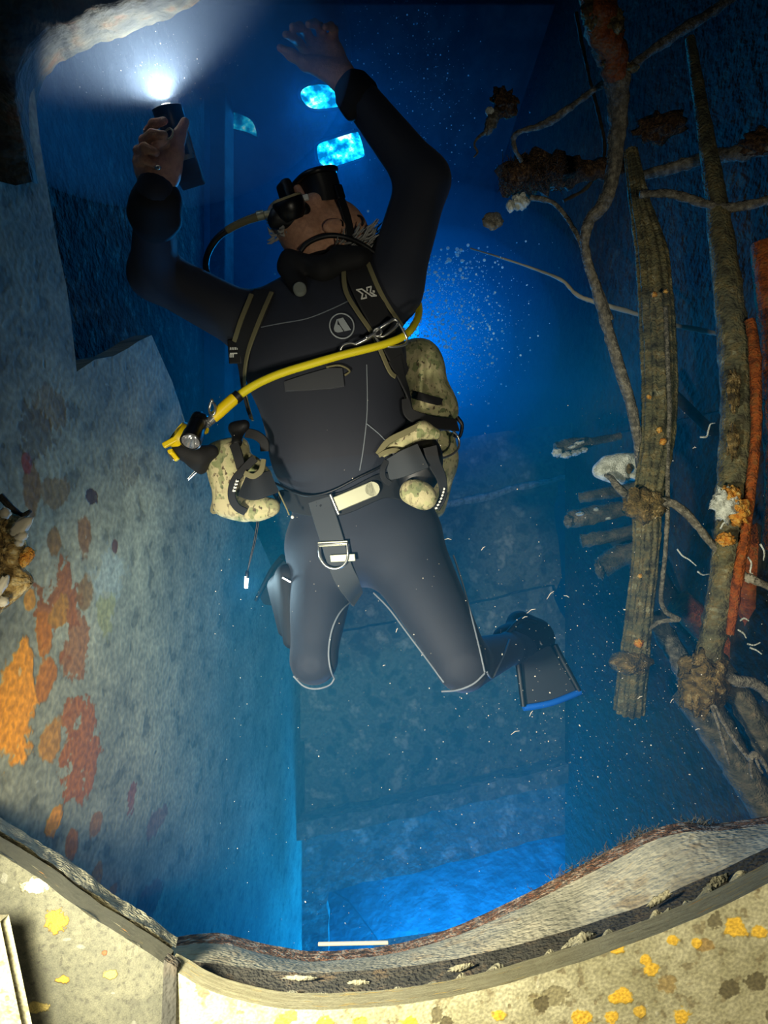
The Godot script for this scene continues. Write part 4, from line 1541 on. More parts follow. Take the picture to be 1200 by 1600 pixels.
func build_mask() -> void:
	var m := thing("dive_mask", head_x * Vector3(0, 0.0, 0.12), "black dive mask with a clear lens on the diver's upturned face", "mask")
	var x := Transform3D(head_x.basis, head_x * Vector3(0, 0.012, 0.112))
	var b := MB.new()
	var ring := PackedVector3Array()
	var inner := PackedVector3Array()
	for k in 32:
		var a := TAU * k / 32
		var w := 0.082 * signf(cos(a)) * pow(absf(cos(a)), 0.6)
		var h := 0.044 * signf(sin(a)) * pow(absf(sin(a)), 0.65)
		ring.append(x * Vector3(w, h, 0.018 - 0.9 * w * w))
		inner.append(x * Vector3(w * 0.88, h * 0.95, -0.034 - 3.4 * w * w))
	var sk := PackedVector3Array()
	for j in 5:
		for k in 32:
			sk.append(ring[k].lerp(inner[k], j / 4.0) + x.basis.y * 0.004 * sin(PI * j / 4.0))
	b.sheet(sk, 32, 5, x.origin, true, true)
	put("skirt", b, M.black_rubber, m)
	b = MB.new()
	b.tube(ring, spread([0.0075, 0.0075], 32), 8, true)
	put("frame", b, M.black_plastic, m)
	b = MB.new()
	var gl := PackedVector3Array()
	for k in 32:
		gl.append(ring[k])
	var ct := x * Vector3(0, 0, 0.018)
	for k in 32:
		b.flat_tri(ct, gl[k], gl[(k + 1) % 32], x.basis.z)
	put("lens", b, M.glass, m)
	# strap round the back of the head
	b = MB.new()
	var pts := PackedVector3Array()
	var nr := PackedVector3Array()
	for k in 21:
		var a := lerpf(-0.25, PI + 0.25, k / 20.0)
		pts.append(head_x * Vector3(cos(a) * 0.086, 0.028, -sin(a) * 0.118 + 0.02))
		nr.append(head_x.basis * Vector3(cos(a), 0, -sin(a)))
	b.strap(pts, nr, spread([0.022, 0.03, 0.022], 21), 0.004)
	put("strap", b, M.black_rubber, m)
	for s in [-1.0, 1.0]:
		b = MB.new()
		b.rbox(Transform3D(head_x.basis, head_x * Vector3(s * 0.086, 0.028, 0.066)), Vector3(0.010, 0.022, 0.034), 0.004)
		put("buckle", b, M.steel_worn if s < 0 else M.black_plastic, m)
	# loop of spare strap
	b = MB.new()
	b.tube(spline(PS([[553, 338, 1.66], [563, 338, 1.65], [568, 346, 1.65], [562, 355, 1.66], [554, 350, 1.66]]), 4), spread([0.003, 0.003], 17), 6)
	put("strap_tail", b, M.black_rubber, m)
	# bright bar on the top of the frame
	b = MB.new()
	b.rbox(Transform3D(Basis(Vector3.BACK, 0.25), P(477, 309, 1.585)), Vector3(0.016, 0.014, 0.010), 0.003)
	put("clip", b, M.print_white, m)


func build_regulator() -> void:
	var g := thing("regulator", P(440, 330, 1.6), "black regulator with a pale ring in the diver's mouth, its hose looping to his shoulder", "regulator")
	var ax := Vector3(-0.32, 0.86, 0.40)
	var x := along(P(452, 322, 1.585), ax)
	var b := MB.new()
	b.lathe(x, [Vector2(0, -0.034), Vector2(0.026, -0.032), Vector2(0.036, -0.018), Vector2(0.039, 0.0), Vector2(0.038, 0.012), Vector2(0.034, 0.017), Vector2(0.030, 0.018), Vector2(0.028, 0.013), Vector2(0, 0.013)], 28)
	put("body", b, M.black_plastic, g)
	b = MB.new()
	b.lathe(Transform3D(x.basis, x * Vector3(0, 0.018, 0)), [Vector2(0.027, -0.003), Vector2(0.027, 0.003), Vector2(0.036, 0.002), Vector2(0.0375, -0.003)], 28)
	put("ring", b, M.camo_plain, g)
	b = MB.new()
	for k in 10:
		var a := TAU * k / 10
		b.lump(Transform3D(x.basis, x * Vector3(cos(a) * 0.031, 0.0205, sin(a) * 0.031)), Vector3(0.0024, 0.001, 0.0024), 0.0, 1.0, 1, 4)
	put("bolt", b, M.black_plastic, g)
	b = MB.new()
	b.rbox(Transform3D(head_x.basis, head_x * Vector3(0, -0.066, 0.112)), Vector3(0.052, 0.026, 0.05), 0.01)
	put("mouthpiece", b, M.black_rubber, g)
	b = MB.new()
	var s := Solid.new()
	s.cap(P(432, 338, 1.59), P(472, 330, 1.60), 0.020, 0.022, 0.02)
	s.cap(P(430, 350, 1.60), P(456, 346, 1.60), 0.013, 0.014, 0.02)
	s.mesh_into(b, 0.005)
	put("exhaust_tee", b, M.black_rubber, g)
	b = MB.new()
	b.lathe(along(P(406, 337, 1.585), Vector3(0.9, 0.22, 0)), [Vector2(0.0, -0.016), Vector2(0.0075, -0.016), Vector2(0.0085, -0.008), Vector2(0.0115, -0.006), Vector2(0.0115, 0.010), Vector2(0.008, 0.012), Vector2(0.008, 0.03), Vector2(0, 0.03)], 14)
	put("connector", b, M.steel_worn, g)
	b = MB.new()
	var pts := spline(PS([[402, 339, 1.585], [382, 346, 1.585], [358, 358, 1.59], [338, 374, 1.60], [325, 396, 1.62], [322, 418, 1.65], [331, 440, 1.68], [350, 454, 1.72], [378, 462, 1.76], [405, 462, 1.80]]), 6)
	b.tube(pts, spread([0.0078, 0.0078], pts.size()), 10)
	put("hose", b, M.black_rubber, g)
	b = MB.new()
	pts = pts.slice(0, 14)
	b.tube(pts, spread([0.0098, 0.0088], pts.size()), 10)
	put("hose_sleeve", b, M.khaki, g)
	# necklace of the spare regulator round the throat
	var nk := MB.new()
	pts = spline(PS([[470, 392, 1.60], [478, 382, 1.595], [494, 373, 1.59], [516, 368, 1.59], [540, 371, 1.60], [562, 380, 1.62], [584, 394, 1.64]]), 5)
	nk.tube(pts, spread([0.0065, 0.0065], pts.size()), 8)
	var o := put("necklace_bungee", nk, M.black_rubber)
	tag(o, "black bungee necklace round the diver's throat", "bungee")


func build_harness() -> void:
	var h := thing("harness", P(510, 640, 1.6), "black webbing harness with khaki edged shoulder straps and a camouflage air cell", "harness")
	# air cell behind the back
	var s := Solid.new()
	var b := MB.new()
	s.cap(P(560, 570, 1.90), P(655, 575, 1.83), 0.06, 0.058, 0.03)
	s.cap(P(655, 560, 1.83), P(672, 640, 1.80), 0.050, 0.064, 0.05)
	s.cap(P(672, 640, 1.80), P(676, 720, 1.80), 0.064, 0.058, 0.05)
	s.cap(P(676, 720, 1.80), P(680, 795, 1.80), 0.058, 0.026, 0.05)
	s.cap(P(550, 800, 1.90), P(672, 770, 1.82), 0.05, 0.04, 0.04)
	s.cap(P(540, 560, 1.92), P(540, 800, 1.92), 0.06, 0.06, 0.05)
	s.mesh_into(b, 0.009)
	put("air_cell", b, M.camo, h)
	# shoulder straps
	put("shoulder_strap", body_strap([[415, 458], [398, 490], [386, 530], [381, 575], [386, 615], [396, 650]], 0.008, [0.062, 0.062, 0.05, 0.045, 0.03, 0.02], 0.008), M.webbing, h)
	put("shoulder_strap", body_strap([[553, 405], [566, 445], [582, 485], [598, 520], [614, 556], [628, 585]], 0.009, [0.070, 0.072, 0.072, 0.066, 0.055, 0.045], 0.008), M.webbing, h)
	for q in [[[393, 466], [378, 500], [370, 530]], [[428, 462], [408, 505], [394, 548], [389, 590], [392, 618], [402, 655]], [[536, 425], [539, 460], [558, 493], [578, 522], [592, 552], [604, 582], [612, 590]], [[575, 412], [590, 452], [608, 490], [622, 512]]]:
		put("khaki_edge", body_strap(q, 0.012, [0.012, 0.012], 0.006), M.khaki, h)
	# printed mark on the wide strap: one folded white line and a dot
	var pc := on_body(569, 462, 0.0145)
	var ex := frame_at(pc, body.grad(pc), Vector3(0, 1, 0))
	b = MB.new()
	var fold := mark([[568.3, 466.7], [568.8, 471.3], [561.3, 473.8], [563.3, 465.0], [554.4, 459.6], [562.5, 457.1], [577.9, 467.5], [585.0, 466.0], [575.8, 461.3], [577.9, 451.3], [570.8, 454.0], [571.0, 459.2]], 569, 462, 0.00155)
	for k in fold.size() - 1:
		var q0 := fold[k]
		var q1 := fold[k + 1]
		var md := (q0 + q1) * 0.5
		b.rbox(Transform3D(ex.basis * Basis(Vector3.BACK, (q1 - q0).angle()), ex * Vector3(md.x, md.y, 0.0008)), Vector3(q0.distance_to(q1) + 0.0026, 0.0034, 0.0016), 0.0004)
	var dt := mark([[581.5, 459.2]], 569, 462, 0.00155)[0]
	b.rbox(Transform3D(ex.basis, ex * Vector3(dt.x, dt.y, 0.0008)), Vector3(0.0055, 0.0055, 0.0016), 0.0006)
	put("strap_print", b, M.print_white, h)
	# small label on the other strap
	pc = on_body(373, 545, 0.016)
	ex = frame_at(pc, (body.grad(pc) + Vector3(0, 0, 2)).normalized(), Vector3(0.02, 1, 0))
	b = MB.new()
	b.rbox(Transform3D(ex.basis, ex * Vector3(0, 0, -0.004)), Vector3(0.034, 0.058, 0.006), 0.003)
	put("strap_keeper", b, M.black_rubber, h)
	b = MB.new()
	for k in 5:
		b.prism(polyg([[-0.010 + k * 0.0045, 0.010], [-0.0075 + k * 0.0045, 0.010], [-0.0085 + k * 0.0045, 0.004], [-0.011 + k * 0.0045, 0.004]], 1.0), ex, 0.001)
	for k in 3:
		b.prism(polyg([[-0.012 + k * 0.004, -0.006], [-0.0095 + k * 0.004, -0.006], [-0.0105 + k * 0.004, -0.014], [-0.0125 + k * 0.004, -0.014]], 1.0), ex, 0.001)
	b.prism(polyg([[-0.011, -0.003], [0.008, -0.003], [0.008, -0.006], [-0.011, -0.006]], 1.0), ex, 0.001)
	put("keeper_print", b, M.print_white, h)
	# chest ring, bolt snap hardware and side webbing
	b = MB.new()
	var dpt := PS([[586, 520, 1.545], [606, 505, 1.545], [618, 499, 1.55], [632, 520, 1.555], [636, 534, 1.56], [628, 540, 1.553], [608, 542, 1.545], [592, 534, 1.54]])
	var ring := spline(dpt, 4, true)
	b.tube(ring, spread([0.0032, 0.0032], ring.size()), 8, true)
	ring = spline(PS([[584, 519, 1.545], [615, 500, 1.55], [621, 508, 1.55], [598, 526, 1.545]]), 3, true)
	b.tube(ring, spread([0.0030, 0.0030], ring.size()), 8, true)
	put("chest_ring", b, M.steel, h)
	put("side_strap", body_strap([[612, 560], [622, 590], [632, 618], [636, 650]], 0.010, [0.05, 0.03, 0.028, 0.028], 0.006), M.webbing, h)
	b = MB.new()
	var pts := spline(PS([[634, 624, 1.60], [640, 646, 1.59], [662, 656, 1.60], [690, 662, 1.64], [714, 664, 1.68]]), 5)
	var nr := PackedVector3Array()
	for k in pts.size():
		nr.append(Vector3(0.1, 0.25, 1).normalized())
	b.strap(pts, nr, spread([0.02, 0.032, 0.034, 0.036], pts.size()), 0.006)
	put("wing_strap", b, M.webbing, h)
	b = MB.new()
	b.tube(spline(PS([[714, 652, 1.68], [722, 664, 1.68], [718, 682, 1.69], [708, 680, 1.69]]), 4), spread([0.006, 0.004], 13), 6)
	put("strap_end", b, M.black_rubber, h)
	b = MB.new()
	ring = spline(PS([[684, 676, 1.64], [704, 672, 1.66], [716, 684, 1.67], [716, 700, 1.67], [704, 711, 1.66], [686, 713, 1.64]]), 4, true)
	b.tube(ring, spread([0.0030, 0.0030], ring.size()), 8, true)
	put("side_ring", b, M.steel, h)
	b = MB.new()
	pts = spline(PS([[652, 618, 1.70], [672, 624, 1.715], [698, 630, 1.74]]), 4)
	nr = PackedVector3Array()
	for k in pts.size():
		nr.append(Vector3(0.2, 0.1, 1).normalized())
	b.strap(pts, nr, spread([0.022, 0.022], pts.size()), 0.006)
	put("cell_band", b, M.webbing, h)
	# waist belt and buckle
	put("waist_belt", body_strap([[432, 772], [450, 780], [478, 787], [510, 790], [540, 785], [575, 768], [600, 758], [625, 765], [645, 780]], 0.006, [0.06, 0.06, 0.055, 0.055, 0.055, 0.06, 0.062, 0.06], 0.006), M.webbing, h)
	b = MB.new()
	var pn := path_on_body([[418, 745], [440, 754], [468, 768], [490, 773], [520, 766], [560, 744], [592, 728], [606, 712]], 0.010)
	b.tube(pn[0], spread([0.0032, 0.0032], pn[0].size()), 6)
	put("bungee", b, M.black_rubber, h)
	pc = on_body(555, 775, 0.014)
	ex = frame_at(pc, body.grad(pc), Vector3(-0.42, 1, 0))
	b = MB.new()
	b.rbox(ex, Vector3(0.100, 0.036, 0.005), 0.0024)
	b.lathe(Transform3D(ex.basis * Basis(Vector3.RIGHT, PI / 2), ex * Vector3(0.043, 0, 0)), [Vector2(0, -0.0025), Vector2(0.017, -0.0025), Vector2(0.018, 0), Vector2(0.017, 0.0025), Vector2(0, 0.0025)], 20)
	put("buckle", b, M.steel_worn, h)
	b = MB.new()
	b.tube(PackedVector3Array([ex * Vector3(-0.052, -0.024, 0.002), ex * Vector3(-0.052, 0.026, 0.002)]), PackedFloat32Array([0.004, 0.004]), 8)
	put("buckle_bar", b, M.steel, h)
	# crotch strap and its ring
	put("crotch_strap", body_strap([[500, 780], [510, 812], [522, 850], [534, 890], [546, 915], [556, 934]], 0.006, [0.060, 0.060, 0.058, 0.056, 0.054, 0.05], 0.005), M.webbing_grey, h)
	pc = on_body(524, 862, 0.013)
	ex = frame_at(pc, body.grad(pc), Vector3(-0.06, 1, 0))
	b = MB.new()
	ring = PackedVector3Array()
	for k in 15:
		var a := PI + PI * k / 14.0
		ring.append(ex * Vector3(cos(a) * 0.034, sin(a) * 0.036, 0.006))
	ring.append(ex * Vector3(0.034, 0.024, 0.004))
	ring.append(ex * Vector3(-0.034, 0.024, 0.004))
	b.tube(ring, spread([0.0032, 0.0032], ring.size()), 8, true)
	put("crotch_ring", b, M.steel, h)
	for q in [[0.0, 0.024, 0.072, 0.012], [0.02, -0.012, 0.060, 0.018]]:
		b = MB.new()
		b.rbox(Transform3D(ex.basis, ex * Vector3(q[0], q[1], 0.001)), Vector3(q[2], q[3], 0.004), 0.0018)
		put("slider", b, M.steel_worn, h)
	# inflator with its grey button at the collar
	b = MB.new()
	s = Solid.new()
	s.cap(P(446, 420, 1.60), P(466, 446, 1.585), 0.020, 0.022, 0.02)
	s.cap(P(452, 402, 1.60), P(505, 420, 1.59), 0.020, 0.022, 0.03)
	s.cap(P(505, 420, 1.59), P(560, 405, 1.60), 0.024, 0.020, 0.03)
	s.cap(P(530, 398, 1.60), P(570, 400, 1.62), 0.022, 0.018, 0.03)
	s.mesh_into(b, 0.006)
	put("inflator", b, M.neoprene_black, h)
	b = MB.new()
	b.lathe(along(P(468, 450, 1.552), Vector3(0.02, 0.15, 1), Vector3(0, 1, 0)), [Vector2(0, 0.004), Vector2(0.013, 0.004), Vector2(0.0155, 0.001), Vector2(0.0155, -0.012), Vector2(0, -0.012)], 22)
	put("inflator_button", b, M.button_grey, h)
	# bolt snap
	var sn := thing("bolt_snap", P(560, 535, 1.53), "steel bolt snap clipped along the yellow hose on the chest", "bolt snap")
	b = MB.new()
	pts = PS([[586, 521, 1.535], [572, 530, 1.532], [556, 538, 1.532]])
	b.tube(pts, PackedFloat32Array([0.004, 0.0048, 0.0042]), 10)
	b.lump(Transform3D(Basis(), P(573, 527, 1.526)), Vector3(0.004, 0.004, 0.004), 0.0, 1.0, 1, 6)
	put("barrel", b, M.steel, sn)
	b = MB.new()
	pts = spline(PS([[556, 538, 1.532], [548, 536, 1.53], [537, 539, 1.53], [532, 547, 1.532], [536, 551, 1.534]]), 4)
	b.tube(pts, spread([0.0034, 0.0024], pts.size()), 8)
	put("hook", b, M.steel, sn)
	b = MB.new()
	ring = PackedVector3Array()
	for k in 16:
		var a := TAU * k / 16
		ring.append(P(590, 519, 1.535) + Vector3(cos(a) * 0.009, sin(a) * 0.009, 0.002 * cos(a)))
	b.tube(ring, spread([0.0025, 0.0025], 16), 6, true)
	put("swivel_eye", b, M.steel, sn)


func build_pouches() -> void:
	# left of the picture
	var p := thing("weight_pouch", P(372, 800, 1.6), "tan camouflage weight pouch under the yellow regulator, with a black strap", "pouch", "weight pouches on the harness")
	var s := Solid.new()
	var b := MB.new()
	s.ell(Transform3D(Basis(Vector3.BACK, 0.36), P(362, 748, 1.58)), Vector3(0.052, 0.086, 0.050), 0.03)
	s.cap(P(340, 712, 1.585), P(372, 700, 1.585), 0.030, 0.028, 0.03)
	s.cap(P(352, 790, 1.585), P(384, 796, 1.58), 0.028, 0.030, 0.03)
	s.cap(P(396, 728, 1.57), P(410, 745, 1.57), 0.022, 0.024, 0.03)
	s.mesh_into(b, 0.007)
	put("bag", b, M.camo, p)
	b = MB.new()
	s = Solid.new()
	s.ell(Transform3D(Basis(Vector3.BACK, 0.3), P(404, 797, 1.545)), Vector3(0.040, 0.026, 0.026), 0.02)
	s.cap(P(388, 790, 1.55), P(426, 792, 1.55), 0.016, 0.017, 0.02)
	s.mesh_into(b, 0.006)
	put("pocket", b, M.camo, p)
	b = MB.new()
	b.strap(spline(PS([[380, 758, 1.525], [394, 762, 1.505], [410, 758, 1.502], [428, 752, 1.515]]), 5), PackedVector3Array(flat_n(16, Vector3(0.05, 0.1, 1))), spread([0.055, 0.058, 0.055], 16), 0.006)
	put("wide_band", b, M.webbing, p)
	b = MB.new()
	var pts := spline(PS([[398, 716, 1.515], [382, 732, 1.51], [366, 752, 1.505], [362, 775, 1.503], [370, 792, 1.507], [384, 800, 1.51]]), 5)
	b.strap(pts, PackedVector3Array(flat_n(pts.size(), Vector3(-0.1, 0.05, 1))), spread([0.020, 0.019, 0.018], pts.size()), 0.006)
	put("handle", b, M.webbing, p)
	pts = pts.slice(13, 20)
	b = MB.new()
	for k in 4:
		b.rbox(Transform3D(Basis(Vector3.BACK, 0.2), P(366.0 + k * 1.6, 767.0 - k * 5.0, 1.497)), Vector3(0.0065, 0.0036, 0.0012), 0.0005)
		b.rbox(Transform3D(Basis(Vector3.BACK, 1.2), P(364.0 + k * 1.6, 766.0 - k * 5.0, 1.497)), Vector3(0.006, 0.0014, 0.0012), 0.0005)
	put("handle_print", b, M.print_white, p)
	for q in [[[366, 694, 1.545], [372, 712, 1.53], [377, 732, 1.522]], [[385, 676, 1.58], [400, 680, 1.57], [412, 690, 1.57], [414, 705, 1.575]]]:
		b = MB.new()
		pts = spline(PS(q), 5)
		b.strap(pts, PackedVector3Array(flat_n(pts.size(), Vector3(0.0, 0.15, 1))), spread([0.024, 0.022], pts.size()), 0.006)
		put("strap", b, M.webbing, p)
	b = MB.new()
	s = Solid.new()
	s.cap(P(366, 668, 1.575), P(382, 664, 1.575), 0.014, 0.013, 0.02)
	s.cap(P(372, 674, 1.575), P(370, 692, 1.555), 0.012, 0.013, 0.02)
	s.mesh_into(b, 0.005)
	put("clasp", b, M.black_rubber, p)
	b = MB.new()
	pts = spline(PS([[382, 739, 1.50], [396, 744, 1.50], [408, 735, 1.505], [412, 718, 1.515]]), 5)
	b.strap(pts, PackedVector3Array(flat_n(pts.size(), Vector3(0.05, 0.1, 1))), spread([0.013, 0.014, 0.012], pts.size()), 0.005)
	put("flap_edge", b, M.khaki, p)
	b = MB.new()
	pts = spline(PS([[333, 762, 1.585], [334, 780, 1.58], [331, 799, 1.58], [342, 800, 1.58]]), 5)
	b.strap(pts, PackedVector3Array(flat_n(pts.size(), Vector3(-0.4, 0.0, 1))), spread([0.010, 0.008], pts.size()), 0.003)
	put("tab", b, M.khaki, p)
	b = MB.new()
	pts = spline(PS([[432, 762, 1.535], [440, 778, 1.535], [448, 795, 1.535], [452, 805, 1.535]]), 4)
	b.tube(pts, spread([0.002, 0.002], pts.size()), 5)
	put("pull_cord", b, M.khaki, p)
	b = MB.new()
	b.lump(Transform3D(Basis(), P(457, 808, 1.535)), Vector3(0.004, 0.004, 0.004), 0.0, 1.0, 1, 6)
	put("cord_bead", b, M.print_white, p)
	# right of the picture
	p = thing("weight_pouch", P(650, 790, 1.6), "tan camouflage weight pouch beside the large air cell, with its flap turned up", "pouch", "weight pouches on the harness")
	b = MB.new()
	s = Solid.new()
	s.ell(Transform3D(Basis(Vector3.BACK, -0.25), P(655, 728, 1.60)), Vector3(0.056, 0.078, 0.046), 0.03)
	s.cap(P(610, 705, 1.60), P(650, 675, 1.60), 0.018, 0.026, 0.03)
	s.mesh_into(b, 0.007)
	put("bag", b, M.black_rubber, p)
	b = MB.new()
	s = Solid.new()
	s.ell(Transform3D(Basis(Vector3.BACK, -0.5), P(656, 771, 1.545)), Vector3(0.044, 0.030, 0.028), 0.02)
	s.cap(P(638, 772, 1.545), P(662, 784, 1.545), 0.018, 0.016, 0.02)
	s.mesh_into(b, 0.006)
	put("pocket", b, M.camo, p)
	b = MB.new()
	s = Solid.new()
	s.cap(P(628, 692, 1.555), P(660, 672, 1.56), 0.013, 0.018, 0.02)
	s.cap(P(660, 672, 1.56), P(680, 678, 1.57), 0.018, 0.014, 0.02)
	s.cap(P(600, 708, 1.555), P(628, 690, 1.555), 0.010, 0.012, 0.02)
	s.mesh_into(b, 0.005)
	put("flap", b, M.camo, p)
	b = MB.new()
	pts = spline(PS([[590, 710, 1.54], [606, 690, 1.54], [632, 676, 1.54], [656, 664, 1.545]]), 5)
	b.strap(pts, PackedVector3Array(flat_n(pts.size(), Vector3(0.0, 0.2, 1))), spread([0.014, 0.016, 0.014], pts.size()), 0.005)
	pts = spline(PS([[592, 712, 1.535], [604, 706, 1.53], [620, 704, 1.53], [636, 711, 1.535]]), 5)
	b.strap(pts, PackedVector3Array(flat_n(pts.size(), Vector3(0.0, 0.2, 1))), spread([0.010, 0.013, 0.009], pts.size()), 0.005)
	put("flap_edge", b, M.khaki, p)
	b = MB.new()
	b.strap(spline(PS([[606, 734, 1.525], [622, 728, 1.510], [640, 720, 1.505], [660, 712, 1.52]]), 5), PackedVector3Array(flat_n(16, Vector3(0.05, 0.1, 1))), spread([0.050, 0.060, 0.062], 16), 0.006)
	put("wide_band", b, M.webbing_grey, p)
	b = MB.new()
	pts = spline(PS([[604, 720, 1.52], [598, 734, 1.515], [600, 748, 1.515], [610, 756, 1.52]]), 5)
	b.strap(pts, PackedVector3Array(flat_n(pts.size(), Vector3(0.0, 0.1, 1))), spread([0.014, 0.014], pts.size()), 0.005)
	put("handle", b, M.webbing, p)
	b = MB.new()
	pts = spline(PS([[672, 698, 1.525], [678, 722, 1.53], [690, 748, 1.55], [692, 775, 1.56], [682, 796, 1.565]]), 5)
	b.strap(pts, PackedVector3Array(flat_n(pts.size(), Vector3(0.2, 0.0, 1))), spread([0.034, 0.03, 0.02, 0.016], pts.size()), 0.006)
	put("strap", b, M.webbing, p)
	b = MB.new()
	for k in 7:
		b.rbox(Transform3D(Basis(Vector3.BACK, 1.3 - k * 0.15), P(694.0 - k * 1.0 - (k * k) * 0.18, 764.0 + k * 5.0, 1.548)), Vector3(0.0055, 0.0042, 0.0012), 0.0005)
	put("strap_print", b, M.print_white, p)


func flat_n(count: int, d: Vector3) -> Array:
	var r := []
	for k in count:
		r.append(d.normalized())
	return r


func build_hose() -> void:
	var g := thing("octopus_regulator", P(290, 690, 1.5), "yellow and black spare regulator hanging at the end of the long yellow hose", "regulator")
	var flat := [[652, 468, 1.74], [655, 484, 1.70], [650, 503, 1.63], [634, 523, 1.57], [606, 536, 1.545], [570, 546, 1.532], [530, 556, 1.525], [485, 569, 1.522], [440, 583, 1.52], [405, 598, 1.517], [380, 613, 1.512], [360, 629, 1.506], [340, 648, 1.50]]
	var pts := spline(PS(flat), 6)
	var b := MB.new()
	b.tube(pts, spread([0.0088, 0.0092, 0.0095, 0.0098], pts.size()), 12)
	put("hose", b, M.yellow_hose, g)
	b = MB.new()
	pts = spline(PS([[374, 617, 1.51], [366, 624, 1.508]]), 3)
	b.tube(pts, spread([0.0135, 0.0135], pts.size()), 12)
	put("hose_clip", b, M.black_rubber, g)
	b = MB.new()
	pts = spline(PS([[367, 622, 1.507], [350, 637, 1.502], [333, 654, 1.498]]), 4)
	b.tube(pts, PackedFloat32Array([0.0135, 0.0138, 0.0138, 0.0138, 0.0138, 0.0135, 0.013, 0.012, 0.011]), 14)
	put("hose_sleeve", b, M.yellow_plastic, g)
	b = MB.new()
	b.lathe(along(P(325, 661, 1.497), Vector3(-0.75, -0.72, 0)), [Vector2(0, -0.02), Vector2(0.010, -0.02), Vector2(0.0105, -0.008), Vector2(0.0088, -0.006), Vector2(0.0105, -0.004), Vector2(0.0088, -0.001), Vector2(0.0105, 0.001), Vector2(0.0088, 0.004), Vector2(0.0105, 0.006), Vector2(0.009, 0.012), Vector2(0, 0.013)], 16)
	put("connector", b, M.steel, g)
	b = MB.new()
	b.lathe(along(P(320, 672, 1.497), Vector3(-0.4, -0.9, 0.1)), [Vector2(0, -0.008), Vector2(0.008, -0.006), Vector2(0.010, 0.002), Vector2(0.006, 0.008), Vector2(0, 0.009)], 12)
	put("cap", b, M.yellow_plastic, g)
	# second stage
	var ax := Vector3(-0.73, 0.57, 0.40)
	var x := along(P(287, 684, 1.515), ax)
	b = MB.new()
	b.lathe(x, [Vector2(0, -0.036), Vector2(0.022, -0.034), Vector2(0.030, -0.022), Vector2(0.033, -0.004), Vector2(0.030, 0.008), Vector2(0, 0.010)], 26)
	put("body", b, M.black_plastic, g)
	b = MB.new()
	b.lathe(x, [Vector2(0.0315, -0.002), Vector2(0.034, 0.002), Vector2(0.0335, 0.012), Vector2(0.030, 0.021), Vector2(0.0255, 0.022), Vector2(0.0245, 0.018), Vector2(0.025, 0.010)], 26)
	put("cover_ring", b, M.yellow_plastic, g)
	b = MB.new()
	for k in 3:
		var q := (k - 1) * 0.013
		b.tube(PackedVector3Array([x * Vector3(-0.022 + absf(q) * 0.4, 0.016, q), x * Vector3(0, 0.019, q + 0.003), x * Vector3(0.022 - absf(q) * 0.4, 0.016, q)]), PackedFloat32Array([0.0032, 0.0036, 0.0032]), 6)
	put("cover_rib", b, M.yellow_plastic, g)
	b = MB.new()
	b.rbox(Transform3D(Basis(Vector3.BACK, 0.5), P(266, 691, 1.487)), Vector3(0.036, 0.014, 0.012), 0.004)
	b.rbox(Transform3D(Basis(Vector3.BACK, -0.9), P(272, 712, 1.490)), Vector3(0.026, 0.012, 0.012), 0.003)
	b.rbox(Transform3D(Basis(Vector3.BACK, 0.35), P(267, 706, 1.488)), Vector3(0.012, 0.012, 0.012), 0.003)
	put("guard", b, M.yellow_plastic, g)
	b = MB.new()
	b.rbox(Transform3D(Basis(Vector3.BACK, -0.9), P(268, 714, 1.486)), Vector3(0.020, 0.004, 0.008), 0.0015)
	put("trim", b, M.steel, g)
	b = MB.new()
	var s := Solid.new()
	s.cap(P(284, 704, 1.51), P(312, 716, 1.52), 0.022, 0.020, 0.02)
	s.cap(P(312, 712, 1.52), P(330, 706, 1.53), 0.020, 0.017, 0.02)
	s.cap(P(306, 722, 1.53), P(314, 732, 1.54), 0.016, 0.014, 0.02)
	s.mesh_into(b, 0.005)
	put("mouthpiece", b, M.neoprene_black, g)
	# snap that dangles below
	var sn := thing("bolt_snap", P(300, 742, 1.55), "small steel snap dangling under the yellow spare regulator", "bolt snap")
	b = MB.new()
	pts = spline(PS([[312, 733, 1.55], [304, 741, 1.55], [294, 750, 1.55]]), 4)
	b.tube(pts, spread([0.0028, 0.0018], pts.size()), 6)
	put("barrel", b, M.steel, sn)
	b = MB.new()
	pts = spline(PS([[307, 733, 1.552], [299, 742, 1.552], [293, 748, 1.552]]), 4)
	b.tube(pts, spread([0.0012, 0.0012], pts.size()), 5)
	put("gate", b, M.steel, sn)
	sn = thing("bolt_snap", P(333, 640, 1.49), "steel snap ring on the yellow hose sleeve beside the black pocket torch", "bolt snap")
	b = MB.new()
	var ring := spline(PS([[330, 628, 1.485], [336, 634, 1.483], [335, 646, 1.483], [330, 648, 1.485], [327, 640, 1.487]]), 4, true)
	b.tube(ring, spread([0.003, 0.003], ring.size()), 8, true)
	put("hook", b, M.steel, sn)
	b = MB.new()
	b.lump(Transform3D(Basis(), P(331, 626, 1.484)), Vector3(0.004, 0.005, 0.004), 0.0, 1.0, 1, 6)
	put("swivel_eye", b, M.steel, sn)
	# pocket torch strapped to it
	var t := thing("pocket_torch", P(310, 665, 1.48), "short black pocket torch with a mirror reflector lashed to the spare regulator", "torch")
	ax = (P(297, 691, 1.44) - P(319, 638, 1.53)).normalized()
	x = along(P(306, 670, 1.475), -ax).scaled_local(Vector3.ONE * 1.05)
	b = MB.new()
	b.lathe(x, [Vector2(0, 0.040), Vector2(0.016, 0.040), Vector2(0.019, 0.036), Vector2(0.019, 0.022), Vector2(0.0175, 0.020), Vector2(0.0175, 0.014), Vector2(0.0195, 0.012), Vector2(0.0195, -0.008), Vector2(0.0215, -0.020), Vector2(0.0222, -0.044), Vector2(0.0195, -0.046), Vector2(0.0185, -0.041)], 24)
	put("body", b, M.black_plastic, t)
	b = MB.new()
